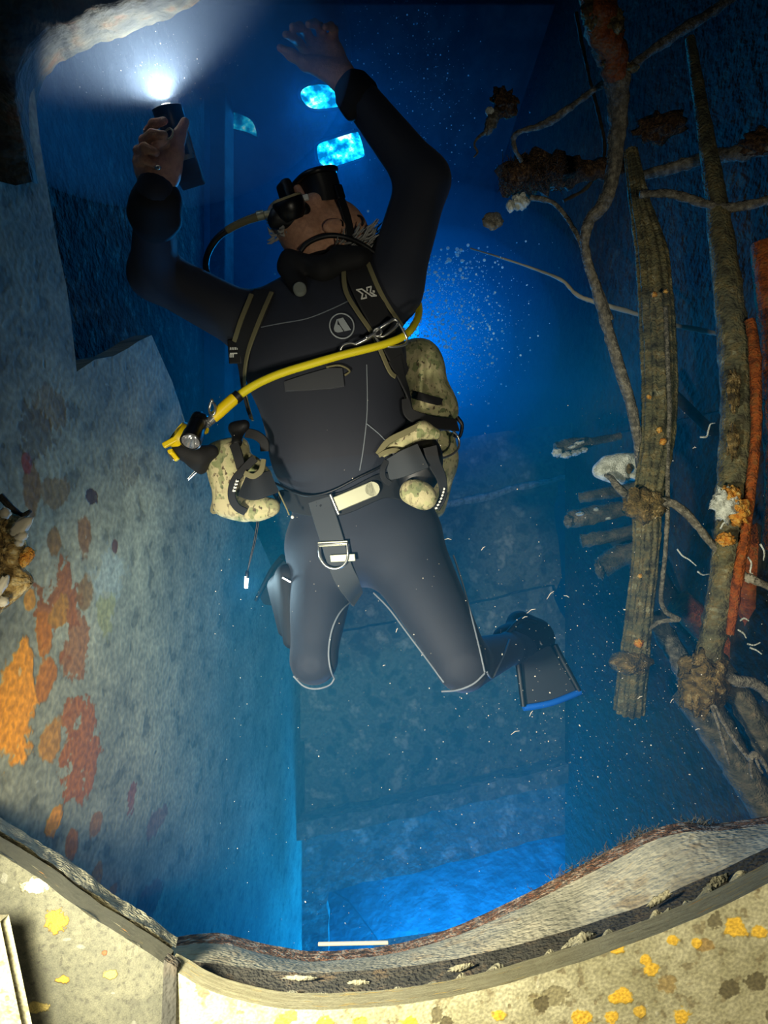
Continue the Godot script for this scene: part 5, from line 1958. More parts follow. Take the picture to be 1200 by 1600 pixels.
	b.lathe(x, [Vector2(0.003, -0.020), Vector2(0.009, -0.024), Vector2(0.015, -0.033), Vector2(0.0185, -0.043)], 24)
	put("reflector", b, M.reflector, t)
	b = MB.new()
	b.lathe(x, [Vector2(0, -0.0435), Vector2(0.0187, -0.0435)], 24)
	put("lens", b, M.glass, t)


func build_torch() -> void:
	var head := P(262, 172, 1.365)
	var foot := P(288, 262, 1.405)
	var t := thing("dive_torch", foot, "black dive torch shining upwards in the diver's raised fist", "torch")
	var ax := (head - foot).normalized()
	var x := along(foot, ax)
	var ln := head.distance_to(foot)
	var b := MB.new()
	b.lathe(x, [Vector2(0, 0.02), Vector2(0.019, 0.022), Vector2(0.019, ln * 0.55), Vector2(0.022, ln * 0.62), Vector2(0.030, ln * 0.82), Vector2(0.0305, ln + 0.004), Vector2(0.027, ln + 0.006), Vector2(0.025, ln)], 26)
	put("body", b, M.black_plastic, t)
	b = MB.new()
	b.lathe(x, [Vector2(0.0, ln + 0.0115), Vector2(0.010, ln + 0.0105), Vector2(0.018, ln + 0.007), Vector2(0.0245, ln + 0.001)], 22)
	var gm := mat("torch_lens", Color.WHITE, 0.3)
	gm.emission_enabled = true
	gm.emission = Color(1.0, 0.97, 0.95)
	gm.emission_energy_multiplier = 12.0
	put("lens", b, gm, t)
	b = MB.new()
	b.lathe(along(P(292, 248, 1.410), P(284, 215, 1.400) - P(292, 248, 1.410)), [Vector2(0, -0.03), Vector2(0.017, -0.03), Vector2(0.017, 0.04), Vector2(0, 0.04)], 18)
	put("grip_tube", b, M.steel_worn, t)
	b = MB.new()
	b.rbox(Transform3D(Basis(Vector3.BACK, 0.29), P(296, 272, 1.410)), Vector3(0.052, 0.044, 0.036), 0.004)
	put("end_cap", b, M.neoprene_black, t)
	b = MB.new()
	var pts := spline(PS([[290, 196, 1.370], [297, 216, 1.380], [303, 238, 1.390], [308, 256, 1.395]]), 4)
	b.tube(pts, spread([0.0018, 0.0018], pts.size()), 5)
	put("lanyard", b, M.cable_grey, t)
	b = MB.new()
	var ring := PackedVector3Array()
	for k in 14:
		var a := TAU * k / 14
		ring.append(P(264, 209, 1.320) + Vector3(cos(a) * 0.009, sin(a) * 0.010, 0.003 * cos(a)))
	b.tube(ring, spread([0.0022, 0.0022], 14), 6, true)
	put("ring", b, M.steel_worn, t)
	b = MB.new()
	b.lump(Transform3D(Basis(), P(247, 262, 1.305)), Vector3(0.007, 0.0045, 0.004), 0.0, 1.0, 1, 6)
	put("switch", b, M.steel, t)
	var l := spot("torch_beam", head + ax * 0.02, head + ax * 0.02 + Vector3(-0.36, 0.93, 0.14), Color(0.92, 0.96, 1.0), 0.21, 66.0, 0.25, 0.014)
	l.spot_range = 20.0


func build_fins() -> void:
	# his left foot, seen behind the right-hand knee
	var f := thing("swim_fin", P(840, 1050, 2.0), "dark swim fin with blue light coloured into its tip edge behind the knee by the slanting pipes", "fin", "swim fins on the diver's feet")
	var b := MB.new()
	var s := Solid.new()
	s.cap(P(798, 1004, 1.93), P(842, 1000, 2.0), 0.056, 0.048, 0.02)
	s.cap(P(812, 975, 1.99), P(838, 985, 2.01), 0.040, 0.035, 0.03)
	s.mesh_into(b, 0.008)
	put("foot_pocket", b, M.neoprene_black, f)
	b = MB.new()
	var poly := []
	var rows := PackedVector3Array()
	for q in [[[800, 1000, 1.92], [835, 1010, 1.93], [866, 1010, 1.96]], [[808, 1040, 1.90], [845, 1040, 1.91], [880, 1038, 1.95]], [[814, 1075, 1.88], [856, 1068, 1.90], [896, 1060, 1.94]], [[818, 1104, 1.87], [862, 1096, 1.89], [905, 1080, 1.93]]]:
		for k in q:
			rows.append(P(k[0], k[1], k[2]))
	var back := PackedVector3Array()
	for p in rows:
		back.append(p + Vector3(0, 0.0, -0.014))
	b.sheet(rows, 3, 4, Vector3.ZERO)
	b.sheet(back, 3, 4, Vector3(0, 0, -9))
	put("blade", b, M.pad_grey, f)
	b = MB.new()
	b.tube(spline(PS([[818, 1106, 1.868], [862, 1098, 1.888], [906, 1081, 1.928]]), 4), spread([0.009, 0.009], 9), 8)
	var bl := mat("fin_blue_light", Color(0.10, 0.42, 0.85), 0.5)  # blue light from below, put into the colour of the tip
	put("lit_tip_edge", b, bl, f)
	for q in [[[802, 1000, 1.91], [810, 1040, 1.89], [818, 1104, 1.865]], [[866, 1008, 1.95], [882, 1038, 1.94], [905, 1080, 1.925]]]:
		b = MB.new()
		var pts := spline(PS(q), 4)
		b.tube(pts, spread([0.010, 0.008], pts.size()), 7)
		put("side_rail", b, M.black_rubber, f)
	b = MB.new()
	b.tube(spline(PS([[793, 990, 1.88], [815, 968, 1.90], [838, 972, 1.93]]), 4), spread([0.008, 0.008], 9), 7)
	put("heel_strap", b, M.black_rubber, f)
	b = MB.new()
	b.rbox(Transform3D(Basis(Vector3.BACK, -0.9), P(842, 1002, 1.93)), Vector3(0.030, 0.007, 0.006), 0.002)
	put("buckle", b, M.steel, f)
	# his right foot, behind the other thigh
	f = thing("swim_fin", P(430, 925, 2.0), "dark swim fin behind the thigh beside the glowing marker light", "fin", "swim fins on the diver's feet")
	b = MB.new()
	rows = PackedVector3Array()
	for q in [[[400, 938, 2.05], [404, 930, 2.05], [412, 944, 2.06]], [[424, 892, 2.02], [440, 912, 2.0], [446, 950, 2.02]], [[440, 872, 1.98], [466, 900, 1.97], [482, 950, 1.99]]]:
		for k in q:
			rows.append(P(k[0], k[1], k[2]))
	back = PackedVector3Array()
	for p in rows:
		back.append(p + Vector3(0, 0.0, -0.014))
	b.sheet(rows, 3, 3, Vector3.ZERO)
	b.sheet(back, 3, 3, Vector3(0, 0, -9))
	put("blade", b, M.neoprene_black, f)
	b = MB.new()
	var pts2 := spline(PS([[400, 938, 2.04], [424, 892, 2.01], [442, 870, 1.97]]), 4)
	b.tube(pts2, spread([0.007, 0.010], pts2.size()), 7)
	put("side_rail", b, M.black_rubber, f)


func pipe(called: String, list: Array, radii: Array, m: Material, label: String, category: String, rough := 0.2, ridges := 0, sides := 12, group := "") -> MeshInstance3D:
	var b := MB.new()
	var pts := spline(PS(list), 8)
	b.tube(pts, spread(radii, pts.size()), sides, false, rough, ridges, 7 + used.size())
	var o := put(called, b, m)
	tag(o, label, category, group)
	return o


func child_tube(called: String, list: Array, radii: Array, m: Material, parent: Node3D, rough := 0.2, sides := 8) -> void:
	var b := MB.new()
	var pts := spline(PS(list), 6)
	b.tube(pts, spread(radii, pts.size()), sides, false, rough, 0, 3)
	put(called, b, m, parent)


func lump_at(px: float, py: float, d: float, radii: Vector3, amp: float, seed_: int, turn := 0.0, res := 14, freq := 1.6) -> MB:
	var b := MB.new()
	b.lump(Transform3D(Basis(Vector3.BACK, turn), P(px, py, d)), radii, amp, freq, seed_, res)
	return b


func build_wreckage() -> void:
	# the ribbed upright pipe and its foot
	var a: Node3D = pipe("ribbed_pipe", [[985, 235, 2.02], [1000, 320, 2.0], [1018, 400, 1.97], [1026, 500, 1.95], [1030, 600, 1.94], [1027, 690, 1.92], [1012, 785, 1.92], [1010, 850, 1.94], [1000, 950, 1.98], [990, 1040, 2.02], [983, 1110, 2.06]], [0.020, 0.030, 0.046, 0.050, 0.050, 0.046, 0.040, 0.038, 0.038, 0.044, 0.046], M.pipe_olive, "thick olive ribbed upright pipe standing beside the white sponge", "pipe", 0.08, 12, 48)
	var jb := lump_at(1006, 790, 1.90, Vector3(0.058, 0.044, 0.05), 0.55, 4)
	jb.lump(Transform3D(Basis(), P(990, 776, 1.88)), Vector3(0.018, 0.024, 0.02), 0.5, 2.0, 6, 8)
	put("crust", jb, M.crust, a)
	put("crust", lump_at(985, 1035, 1.99, Vector3(0.058, 0.035, 0.05), 0.4, 8, 0, 10, 2.0), M.crust, a)
	for q in [[1036, 690, 6], [1014, 620, 4], [1030, 672, 5], [1000, 900, 4], [998, 1005, 8], [1022, 460, 5], [1040, 455, 4]]:
		put("growth", lump_at(q[0], q[1], 1.87, Vector3.ONE * q[2] * 0.0016, 0.6, int(q[0]), 0, 7), M.yellow_sponge, a)
	var cb := pipe("thin_cable", [[1040, 480, 1.9], [1043, 560, 1.89], [1046, 640, 1.88], [1043, 720, 1.88], [1043, 800, 1.88], [1039, 870, 1.90], [1033, 930, 1.92], [1040, 955, 1.93], [1062, 968, 1.93]], [0.006, 0.007], M.cable_grey, "thin grey cable running down close along the ribbed pipe", "cable", 0.3, 0, 8)
	# second upright pipe, with its yellow sponges
	a = pipe("crusted_pipe", [[1078, 60, 2.0], [1098, 180, 1.95], [1122, 330, 1.90], [1140, 480, 1.86], [1152, 600, 1.84], [1150, 700, 1.82], [1144, 790, 1.80], [1134, 880, 1.80], [1118, 970, 1.82], [1102, 1050, 1.84]], [0.014, 0.020, 0.030, 0.040, 0.044, 0.044, 0.040, 0.035, 0.034, 0.032], M.pipe_olive, "thick crusted upright pipe right of the ribbed one, yellow sponges growing on it", "pipe", 0.22, 0, 16)
	for q in [[1132, 790, 1.74, 0.030, 0.042, 11], [1152, 800, 1.74, 0.028, 0.034, 12], [1140, 775, 1.745, 0.026, 0.028, 13]]:
		put("sponge", lump_at(q[0], q[1], q[2], Vector3(q[3], q[4], 0.028), 0.7, q[5], 0.2), M.white_sponge if q[5] == 11 else M.yellow_sponge, a)
	put("sponge", lump_at(1134, 843, 1.74, Vector3(0.022, 0.016, 0.018), 0.6, 14), M.yellow_sponge, a)
	put("growth", lump_at(1145, 690, 1.77, Vector3(0.014, 0.040, 0.014), 0.8, 15), M.crust, a)
	put("growth", lump_at(1146, 610, 1.78, Vector3(0.016, 0.05, 0.014), 0.8, 16), M.crust, a)
	put("foot", lump_at(1098, 1065, 1.84, Vector3(0.06, 0.085, 0.06), 0.6, 17, -0.15, 18, 1.8), M.crust, a)
	a = pipe("rusty_rod", [[1172, 500, 1.80], [1180, 560, 1.78], [1182, 640, 1.77], [1180, 700, 1.76], [1171, 780, 1.75], [1162, 850, 1.75], [1150, 920, 1.77], [1140, 990, 1.8]], [0.012, 0.016, 0.014, 0.013, 0.013, 0.014, 0.014, 0.012], M.rust_orange, "slim bright orange rusty rod right of the crusted pipe", "rod", 0.3, 0, 10)
	a = pipe("dark_pipe", [[1196, 380, 1.9], [1215, 540, 1.88], [1222, 700, 1.85], [1216, 860, 1.85]], [0.04, 0.05, 0.045, 0.04], M.rust_orange, "dark rusty pipe cut off by the right edge", "pipe", 0.25, 0, 12)
	# trunk of fused cables, rust brown at the top
	a = pipe("hanging_cable", [[928, -60, 1.50], [938, 10, 1.52], [948, 60, 1.55], [962, 110, 1.58], [966, 170, 1.62], [962, 240, 1.66], [948, 310, 1.70], [922, 345, 1.73], [914, 385, 1.76], [928, 440, 1.80], [946, 500, 1.84], [970, 580, 1.88], [990, 650, 1.92], [1003, 730, 1.95]], [0.036, 0.036, 0.034, 0.032, 0.024, 0.019, 0.018, 0.015, 0.012, 0.013, 0.015, 0.016, 0.015, 0.015], M.cable_grey, "long pale twisted cable trunk hanging down and leaning on the ribbed pipe", "cable", 0.3, 5, 14)
	var rb := MB.new()
	var tp := spline(PS([[926, -60, 1.47], [934, 0, 1.49], [944, 50, 1.52], [958, 92, 1.555], [962, 125, 1.58]]), 6)
	rb.tube(tp, spread([0.036, 0.036, 0.036, 0.034, 0.022], tp.size()), 12, false, 0.5, 0, 9)
	put("rust_sheath", rb, M.rust_orange, a)
	put("growth", lump_at(958, 36, 1.50, Vector3(0.022, 0.03, 0.02), 0.6, 21), M.crust, a)
	put("growth", lump_at(922, 20, 1.49, Vector3(0.018, 0.03, 0.02), 0.6, 22), M.crust, a)
	put("growth", lump_at(982, 106, 1.56, Vector3(0.022, 0.008, 0.012), 0.8, 23), M.crust, a)
	put("growth", lump_at(950, 98, 1.55, Vector3(0.014, 0.010, 0.012), 0.8, 24), M.crust, a)
	pipe("branching_cable", [[1160, -20, 1.62], [1110, 20, 1.62], [1060, 50, 1.63], [1020, 78, 1.64], [985, 105, 1.65], [945, 130, 1.67], [912, 152, 1.68], [888, 170, 1.69], [850, 194, 1.72], [812, 206, 1.75], [802, 218, 1.77], [806, 236, 1.78], [815, 252, 1.80]], [0.014, 0.012, 0.013, 0.010, 0.010, 0.008, 0.008, 0.010, 0.007, 0.007, 0.006, 0.005], M.cable_grey, "knotted cable crossing the hanging trunk from the top right corner", "cable", 0.5, 0, 10)
	pipe("sagging_cable", [[1000, 303, 1.95], [1050, 303, 1.92], [1090, 315, 1.9], [1130, 324, 1.88], [1170, 320, 1.85], [1230, 305, 1.82]], [0.011, 0.013, 0.012, 0.013, 0.013, 0.012], M.cable_grey, "sagging pale cable across the dark upper right wall", "cable", 0.4, 0, 10)
	pipe("slanting_bar", [[985, 280, 2.1], [1050, 262, 2.05], [1110, 245, 2.0], [1160, 238, 1.95], [1230, 222, 1.9]], [0.014, 0.018, 0.02, 0.022, 0.022], M.cable_grey, "dim slanting bar above the sagging cable", "bar", 0.4, 0, 10)
	put("growth", lump_at(1185, 222, 1.92, Vector3(0.05, 0.032, 0.03), 0.8, 31), M.brown_growth, find_child("slanting_bar", false, false))
	pipe("thin_wire", [[735, 388, 2.5], [790, 405, 2.45], [840, 422, 2.4], [878, 438, 2.35], [896, 456, 2.32], [912, 466, 2.3], [945, 476, 2.28], [1000, 492, 2.25], [1050, 507, 2.24], [1105, 518, 2.28], [1145, 526, 2.34]], [0.003, 0.004, 0.005, 0.006, 0.007, 0.008, 0.008, 0.007, 0.009, 0.006], M.pale_cable, "thin pale wire passing behind the ribbed pipe", "wire", 0.4, 0, 7)
	pipe("strand", [[830, 309, 1.95], [862, 316, 1.92], [884, 338, 1.9], [904, 372, 1.87], [920, 412, 1.85], [938, 455, 1.83], [955, 500, 1.84]], [0.008, 0.007, 0.007, 0.007, 0.008, 0.008, 0.008], M.cable_grey, "thin strand joining the hanging trunk from the furry beam end", "cable", 0.4, 0, 8)
	pipe("faint_hanging_wire", [[900, 20, 2.2], [918, 110, 2.2], [938, 190, 2.2], [944, 240, 2.2], [920, 290, 2.2], [880, 315, 2.2]], [0.006, 0.006], M.rust_dark, "faint dark wire hanging behind the trunk", "wire", 0.5, 0, 7)
	a = pipe("branch_cable", [[1020, 785, 1.88], [1050, 786, 1.86], [1078, 808, 1.84], [1108, 845, 1.81], [1138, 878, 1.78], [1170, 902, 1.76], [1225, 928, 1.74]], [0.016, 0.012, 0.011, 0.010, 0.010, 0.010, 0.009], M.cable_grey, "grey cable sloping from the crusted joint down to the right edge", "cable", 0.35, 0, 9)
	put("knot", lump_at(1172, 904, 1.755, Vector3(0.014, 0.012, 0.012), 0.5, 35), M.pale_cable, a)
	pipe("stub_cable", [[1000, 785, 1.92], [975, 770, 1.95], [955, 748, 1.98], [945, 742, 2.0]], [0.018, 0.013, 0.010, 0.005], M.cable_grey, "short grey cable stub under the white sponge", "cable", 0.4, 0, 8)
	pipe("crossing_cable", [[1062, 968, 1.93], [1030, 972, 1.95], [1010, 985, 1.97], [1000, 975, 1.98]], [0.007, 0.007], M.cable_grey, "short bent cable at the foot of the ribbed pipe", "cable", 0.3, 0, 7)
	# furry beam end with the growths under it
	a = pipe("furry_beam", [[788, 280, 2.0], [820, 272, 2.02], [860, 270, 2.08], [910, 268, 2.15], [975, 262, 2.2]], [0.042, 0.050, 0.046, 0.034, 0.022], M.brown_growth, "furry brown broken beam end reaching out above a small sponge", "beam", 0.9, 0, 16)
	put("sponge", lump_at(812, 316, 1.97, Vector3(0.026, 0.020, 0.02), 0.6, 41), M.white_sponge, a)
	put("sponge", lump_at(798, 322, 1.96, Vector3(0.013, 0.018, 0.013), 0.3, 42), M.white_sponge, a)
	var fz := MB.new()
	var r := RandomNumberGenerator.new()
	r.seed = 77
	for k in 220:
		var p := P(r.randf_range(782, 880), r.randf_range(256, 300), 1.99)
		var q := p + Vector3(r.randf_range(-0.03, 0.03), r.randf_range(-0.03, 0.03), r.randf_range(-0.01, 0.05))
		fz.tube(PackedVector3Array([p, p.lerp(q, 0.5) + Vector3(0, 0.004, 0), q]), PackedFloat32Array([0.0016, 0.0012, 0.0005]), 3)
	put("fuzz", fz, M.brown_growth, a).set_meta("kind", "stuff")
	tag(put("round_sponge", lump_at(770, 345, 2.0, Vector3(0.031, 0.026, 0.014), 0.25, 43), M.cable_grey), "flat round pale growth under the furry beam end", "sponge")
	# hanging clump
	a = put("hanging_clump", lump_at(787, 160, 1.8, Vector3(0.036, 0.028, 0.026), 0.8, 45, -0.9, 16), M.brown_growth)
	tag(a, "brown shelly clump hanging in the dark water with a pale sponge below it", "growth")
	put("sponge", lump_at(768, 190, 1.8, Vector3(0.016, 0.034, 0.016), 0.5, 46, -0.35), M.cable_grey, a)
	put("sponge_head", lump_at(765, 174, 1.79, Vector3(0.012, 0.010, 0.012), 0.3, 47), M.white_sponge, a)
	child_tube("tail", [[762, 205, 1.8], [748, 214, 1.8], [741, 226, 1.8], [746, 238, 1.8], [740, 246, 1.8]], [0.006, 0.004, 0.003, 0.003, 0.002], M.cable_grey, a)
	tag(put("rocky_clump", lump_at(1030, 200, 2.0, Vector3(0.065, 0.035, 0.04), 0.8, 48, 0.1), M.brown_growth), "small brown crusted clump in the dark above the slanting bar", "growth")
	# white sponge with a dark hollow, built as a ring of lobes
	var ws := Solid.new()
	var wb := MB.new()
	for q in [[938, 735, 0.024, 0.026], [950, 728, 0.030, 0.034], [965, 728, 0.030, 0.040], [962, 744, 0.026, 0.026], [978, 717, 0.022, 0.020], [990, 718, 0.020, 0.022], [996, 730, 0.014, 0.024], [990, 744, 0.018, 0.014], [972, 747, 0.018, 0.020], [948, 742, 0.02, 0.02]]:
		ws.ell(Transform3D(Basis(), P(q[0], q[1], 2.05)), Vector3(q[2], q[3], 0.032), 0.012)
	ws.mesh_into(wb, 0.006)
	a = put("white_sponge", wb, M.white_sponge)
	tag(a, "large lumpy white sponge with a dark hollow beside the ribbed pipe", "sponge")
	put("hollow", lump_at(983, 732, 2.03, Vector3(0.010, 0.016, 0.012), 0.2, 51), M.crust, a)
	# broken beam ends reaching out from behind the ribbed pipe
	var beams := [[[[868, 704, 2.5], [895, 697, 2.5], [925, 690, 2.5], [970, 681, 2.5]], [0.030, 0.032, 0.016, 0.014], "topmost broken beam end with white growth round its tip"], [[[888, 812, 2.4], [930, 804, 2.38], [975, 795, 2.34], [1010, 790, 2.3]], [0.030, 0.032, 0.028, 0.026], "broken beam end rimmed with pale growth below the white sponge"], [[[908, 846, 2.4], [950, 838, 2.38], [1000, 825, 2.34]], [0.024, 0.024, 0.02], "bare brown beam end third from the top of the stack of broken beams"], [[[940, 888, 2.4], [965, 870, 2.38], [1000, 858, 2.34]], [0.040, 0.040, 0.034], "short thick round beam end, lowest of the broken beams"], [[[905, 778, 2.5], [950, 770, 2.46], [1000, 760, 2.42]], [0.020, 0.022, 0.022], "dark thin beam end between the white sponge and the pale rimmed beam"]]
	var k := 0
	for q in beams:
		a = pipe("broken_beam", q[0], q[1], M.wood_dark, q[2], "beam", 0.3, 0, 12, "broken beam ends behind the pipe")
		if k == 0:
			for w in [[870, 707, 0.018, 0.016], [885, 711, 0.020, 0.012], [900, 707, 0.022, 0.011], [912, 703, 0.016, 0.010], [905, 692, 0.020, 0.007], [895, 698, 0.018, 0.006]]:
				put("white_growth", lump_at(w[0], w[1], 2.455, Vector3(w[2], w[3], 0.02), 0.4, int(w[0]), 0.25), M.white_sponge, a)
		elif k == 1:
			for w in [[888, 815, 0.016, 0.022], [906, 803, 0.014, 0.007], [932, 796, 0.011, 0.007], [950, 809, 0.014, 0.007]]:
				put("white_growth", lump_at(w[0], w[1], 2.36, Vector3(w[2], w[3], 0.018), 0.4, int(w[0]), 0.15), M.cable_grey if w[0] == 888 else M.white_sponge, a)
		elif k == 3:
			put("white_growth", lump_at(937, 893, 2.36, Vector3(0.014, 0.030, 0.014), 0.5, 61, 0.35), M.cable_grey, a)
		k += 1
	# slanting wreckage low on the right
	pipe("leaning_pipe", [[1020, 960, 2.15], [1050, 1010, 2.1], [1085, 1070, 2.05], [1120, 1130, 2.0]], [0.030, 0.032, 0.032, 0.030], M.cable_grey, "grey leaning pipe between the feet of the two thick pipes", "pipe", 0.3, 0, 12)
	pipe("leaning_pipe", [[1110, 1020, 1.95], [1150, 1080, 1.9], [1185, 1140, 1.88], [1225, 1215, 1.85]], [0.032, 0.034, 0.034, 0.034], M.wood_dark, "grey leaning pipe right of the crusted foot", "pipe", 0.3, 0, 12)
	pipe("leaning_pipe", [[1095, 1090, 2.0], [1130, 1150, 1.98], [1165, 1215, 1.95], [1200, 1270, 1.93]], [0.04, 0.045, 0.045, 0.04], M.wood_dark, "thick grey leaning pipe, lowest of the slanting pipes", "pipe", 0.3, 0, 12)
	pipe("bent_pipe", [[1125, 1030, 1.85], [1130, 1050, 1.83], [1150, 1064, 1.82], [1175, 1066, 1.82], [1195, 1080, 1.82], [1230, 1120, 1.82]], [0.014, 0.016, 0.016, 0.015, 0.015, 0.015], M.cable_grey, "grey bent pipe curling from the crusted foot to the right edge", "pipe", 0.25, 0, 10)
	pipe("thin_rod", [[1108, 1088, 1.8], [1130, 1128, 1.79], [1150, 1160, 1.78], [1172, 1188, 1.78]], [0.006, 0.006], M.cable_grey, "thin rod slanting down from the crusted foot to a small fork", "rod", 0.3, 0, 7)
	pipe("thin_rod", [[1106, 1088, 1.8], [1118, 1120, 1.79], [1130, 1160, 1.79], [1140, 1195, 1.79]], [0.005, 0.004], M.cable_grey, "thin rod hanging steeply down from the crusted foot", "rod", 0.3, 0, 7)
	a = pipe("forked_branch", [[1172, 1186, 1.77], [1178, 1178, 1.77], [1190, 1186, 1.77], [1200, 1205, 1.77]], [0.008, 0.008, 0.007, 0.005], M.cable_grey, "small forked pale branch at the lower right edge", "branch", 0.3, 0, 7)
	child_tube("prong", [[1174, 1184, 1.77], [1173, 1200, 1.77], [1176, 1216, 1.77]], [0.006, 0.004], M.cable_grey, a)
	child_tube("prong", [[1180, 1182, 1.77], [1186, 1198, 1.77], [1192, 1208, 1.77]], [0.005, 0.003], M.cable_grey, a)
	# pale tube worms on the right-hand wreckage
	var worms := [[[1094, 683, 1.9], [1104, 682, 1.9], [1107, 672, 1.9], [1110, 663, 1.9], [1117, 661, 1.9]], [[1058, 858, 1.9], [1066, 868, 1.9], [1076, 874, 1.9], [1088, 884, 1.9]], [[1090, 893, 1.9], [1098, 898, 1.9], [1108, 897, 1.9]], [[1168, 870, 1.76], [1174, 880, 1.76], [1172, 893, 1.76], [1176, 897, 1.76]], [[1156, 970, 1.8], [1163, 966, 1.8], [1170, 970, 1.8]], [[1153, 984, 1.8], [1162, 990, 1.8], [1166, 997, 1.8]], [[1168, 1006, 1.78], [1178, 1008, 1.78], [1188, 1004, 1.78]], [[1172, 1012, 1.78], [1182, 1016, 1.78], [1190, 1022, 1.78]], [[1126, 826, 1.70], [1130, 818, 1.70], [1137, 816, 1.70]], [[1188, 850, 1.76], [1194, 862, 1.76], [1193, 876, 1.76]]]
	var wl := ["white S-shaped tube worm on the dark wall left of the crusted pipe", "white straggling tube worm left of the slanting cable", "small pale tube worm just below the straggling one", "pale forked tube worm right of the orange rod", "small pale curl above the lower orange plate", "pale curl left of the two white worm strokes", "white horizontal worm stroke on the lower right wreckage", "pale worm below the white horizontal stroke", "small white curl on the crusted pipe between its yellow sponges", "faint pale tube worm at the right edge above the slanting cable"]
	for j in worms.size():
		pipe("tube_worm", worms[j], [0.0028, 0.0024, 0.0016], M.white_sponge, wl[j], "worm", 0.2, 0, 6, "pale tube worms on the wreckage")
	# crusted bracket at the left edge
	a = thing("crusted_bracket", P(-10, 900, 1.05), "broken crusted bracket with shells sticking in from the left edge", "debris")
	var bs := Solid.new()
	bs.cap(P(-60, 830, 1.08), P(15, 825, 1.06), 0.040, 0.024, 0.02)
	bs.cap(P(-40, 870, 1.08), P(22, 862, 1.06), 0.040, 0.022, 0.02)
	bs.cap(P(-60, 930, 1.06), P(10, 905, 1.05), 0.036, 0.022, 0.02)
	bs.cap(P(-60, 990, 1.05), P(38, 908, 1.06), 0.016, 0.014, 0.02)
	var bb := MB.new()
	bs.mesh_into(bb, 0.006)
	put("bracket", bb, M.debris, a)
	for q in [[34, 822, 0.020, 0.010, 0.7], [8, 802, 0.008, 0.008, 0.0], [34, 838, 0.010, 0.007, 0.4], [2, 915, 0.008, 0.018, -0.5], [4, 940, 0.010, 0.008, 0.2], [30, 848, 0.006, 0.006, 0.0]]:
		put("shell", lump_at(q[0], q[1], 1.02, Vector3(q[2], q[3], 0.008), 0.4, int(q[0] + q[1]), q[4], 9), M.shell, a)
	put("sponge", lump_at(42, 870, 1.04, Vector3(0.010, 0.016, 0.01), 0.4, 66, -0.4, 8), M.yellow_sponge, a)
	child_tube("twig", [[0, 775, 1.08], [20, 795, 1.08], [34, 806, 1.08], [48, 798, 1.08]], [0.006, 0.005, 0.006, 0.003], M.rim_dark, a)


func cloud(called: String, label: String, category: String, mesh: Mesh, m: Material, at: Array, sizes: Array) -> void:
	var mm := MultiMesh.new()
	mm.transform_format = MultiMesh.TRANSFORM_3D
	mm.mesh = mesh
	mm.instance_count = at.size()
	for k in at.size():
		mm.set_instance_transform(k, Transform3D(Basis.from_euler(Vector3(k, k * 2.3, k * 0.7)).scaled_local(sizes[k]), at[k]))
	var o := MultiMeshInstance3D.new()
	o.name = called
	o.multimesh = mm
	o.material_override = m
	add_child(o)
	tag(o, label, category, "", "stuff")


func ball(sides: int, rings: int) -> SphereMesh:
	var s := SphereMesh.new()
	s.radius = 1.0
	s.height = 2.0
	s.radial_segments = sides
	s.rings = rings
	return s


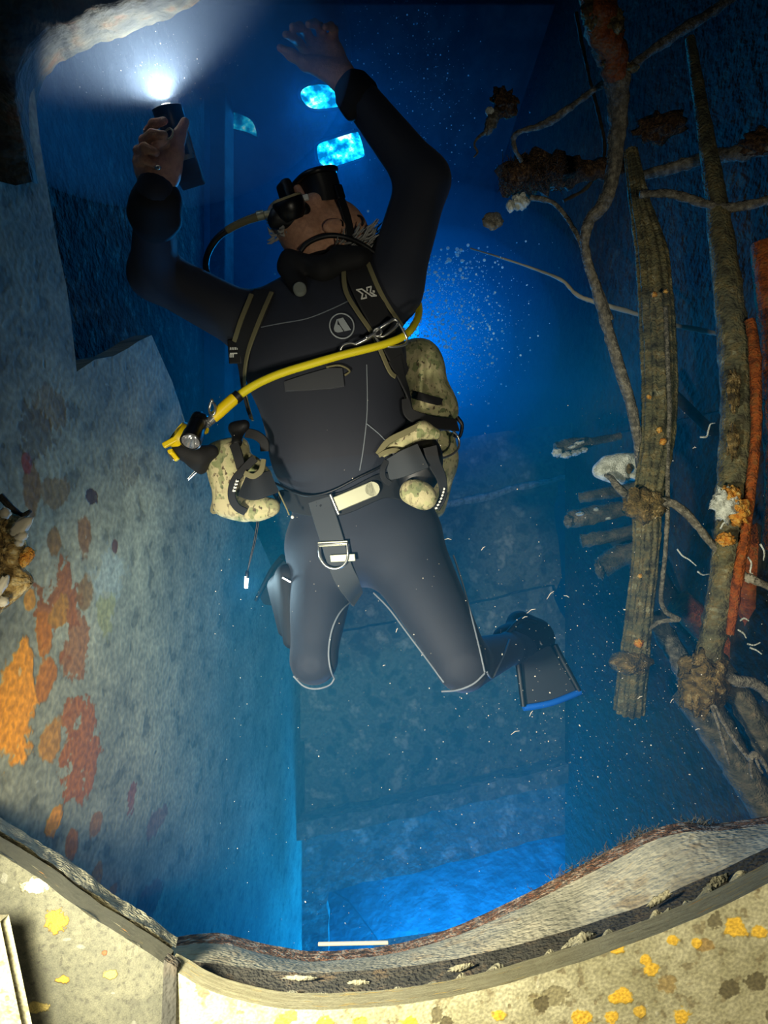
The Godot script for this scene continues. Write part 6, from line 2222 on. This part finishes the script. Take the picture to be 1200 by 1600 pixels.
func build_specks() -> void:
	var r := RandomNumberGenerator.new()
	r.seed = 101
	var at := []
	var sz := []
	# bubbles rising behind the diver's left side
	for k in 2300:
		var px := 690 + r.randfn(0, 1) * 55
		var py := 500 + r.randfn(0, 1) * 62
		if py < 395 - (px - 700) * 0.2:
			py = 395 + r.randf() * 150
		at.append(P(px, py, r.randf_range(1.95, 2.7)))
		sz.append(Vector3.ONE * (0.0012 + 0.0034 * pow(r.randf(), 4)))
	for k in 26:
		at.append(P(700 + r.randf_range(-25, 45), 385 + r.randf_range(-5, 60), 2.0))
		sz.append(Vector3.ONE * r.randf_range(0.003, 0.006))
	for k in 420:
		var t := r.randf()
		at.append(P(600 + 90 * t + r.randfn(0, 1) * 60, 20 + 210 * t + r.randfn(0, 1) * 60, r.randf_range(1.9, 2.8)))
		sz.append(Vector3.ONE * (0.0008 + 0.0020 * pow(r.randf(), 3)))
	for q in [[590, 350], [597, 355], [593, 362], [575, 330], [465, 432], [430, 428], [478, 300], [482, 296], [440, 440]]:
		at.append(P(q[0], q[1], 1.7))
		sz.append(Vector3.ONE * r.randf_range(0.002, 0.004))
	cloud("bubbles", "stream of small bright air bubbles rising beside the diver", "bubbles", ball(8, 5), M.bubble, at, sz)
	# drifting silt lit by the strobes
	at = []
	sz = []
	for k in 900:
		at.append(P(r.randf_range(330, 1200), r.randf_range(620, 1480), r.randf_range(1.25, 2.6)))
		sz.append(Vector3(1.0, r.randf_range(0.5, 1.6), 1.0) * (0.0005 + 0.0011 * pow(r.randf(), 4)))
	for k in 1000:
		var px := 930 + r.randfn(0, 1) * 130
		var py := 1090 + r.randfn(0, 1) * 130
		if py > 1290:
			continue
		at.append(P(px, py, r.randf_range(1.4, 2.4)))
		sz.append(Vector3(1.0, r.randf_range(0.5, 2.0), 1.0) * (0.0005 + 0.0013 * pow(r.randf(), 4)))
	for k in 170:
		at.append(P(250 + r.randfn(0, 1) * 70, 100 + r.randfn(0, 1) * 45, r.randf_range(1.35, 1.75)))
		sz.append(Vector3.ONE * (0.0005 + 0.0012 * pow(r.randf(), 3)))
	cloud("silt", "pale specks of silt drifting in the lit water", "silt", ball(6, 3), M.silt, at, sz)
	# the few larger flakes and threads
	var g := MB.new()
	for q in [[700, 843, 10, 0], [755, 857, 8, 0.8], [860, 930, 16, 0.9], [885, 932, 8, -0.3], [830, 955, 14, 0.5], [820, 965, 8, 0.4], [620, 985, 7, 1.2], [600, 1040, 4, 0.4], [672, 984, 8, 0.3], [660, 1022, 6, 1.2], [830, 1115, 10, 1.1], [805, 1145, 14, 0.5], [1085, 700, 5, 0.2], [1000, 1090, 8, 0.6], [1050, 1095, 8, 1.0], [1090, 1140, 7, 0.3]]:
		var c := P(q[0], q[1], 1.6)
		var d: Vector3 = Vector3(cos(q[3]), sin(q[3]), 0.2) * q[2] * 0.0008
		g.tube(PackedVector3Array([c - d, c + Vector3(0, d.length() * 0.3, 0), c + d]), PackedFloat32Array([0.0006, 0.0011, 0.0006]), 4)
	tag(put("drifting_flakes", g, M.silt), "larger pale flakes and threads drifting before the diver's legs", "silt", "", "stuff")
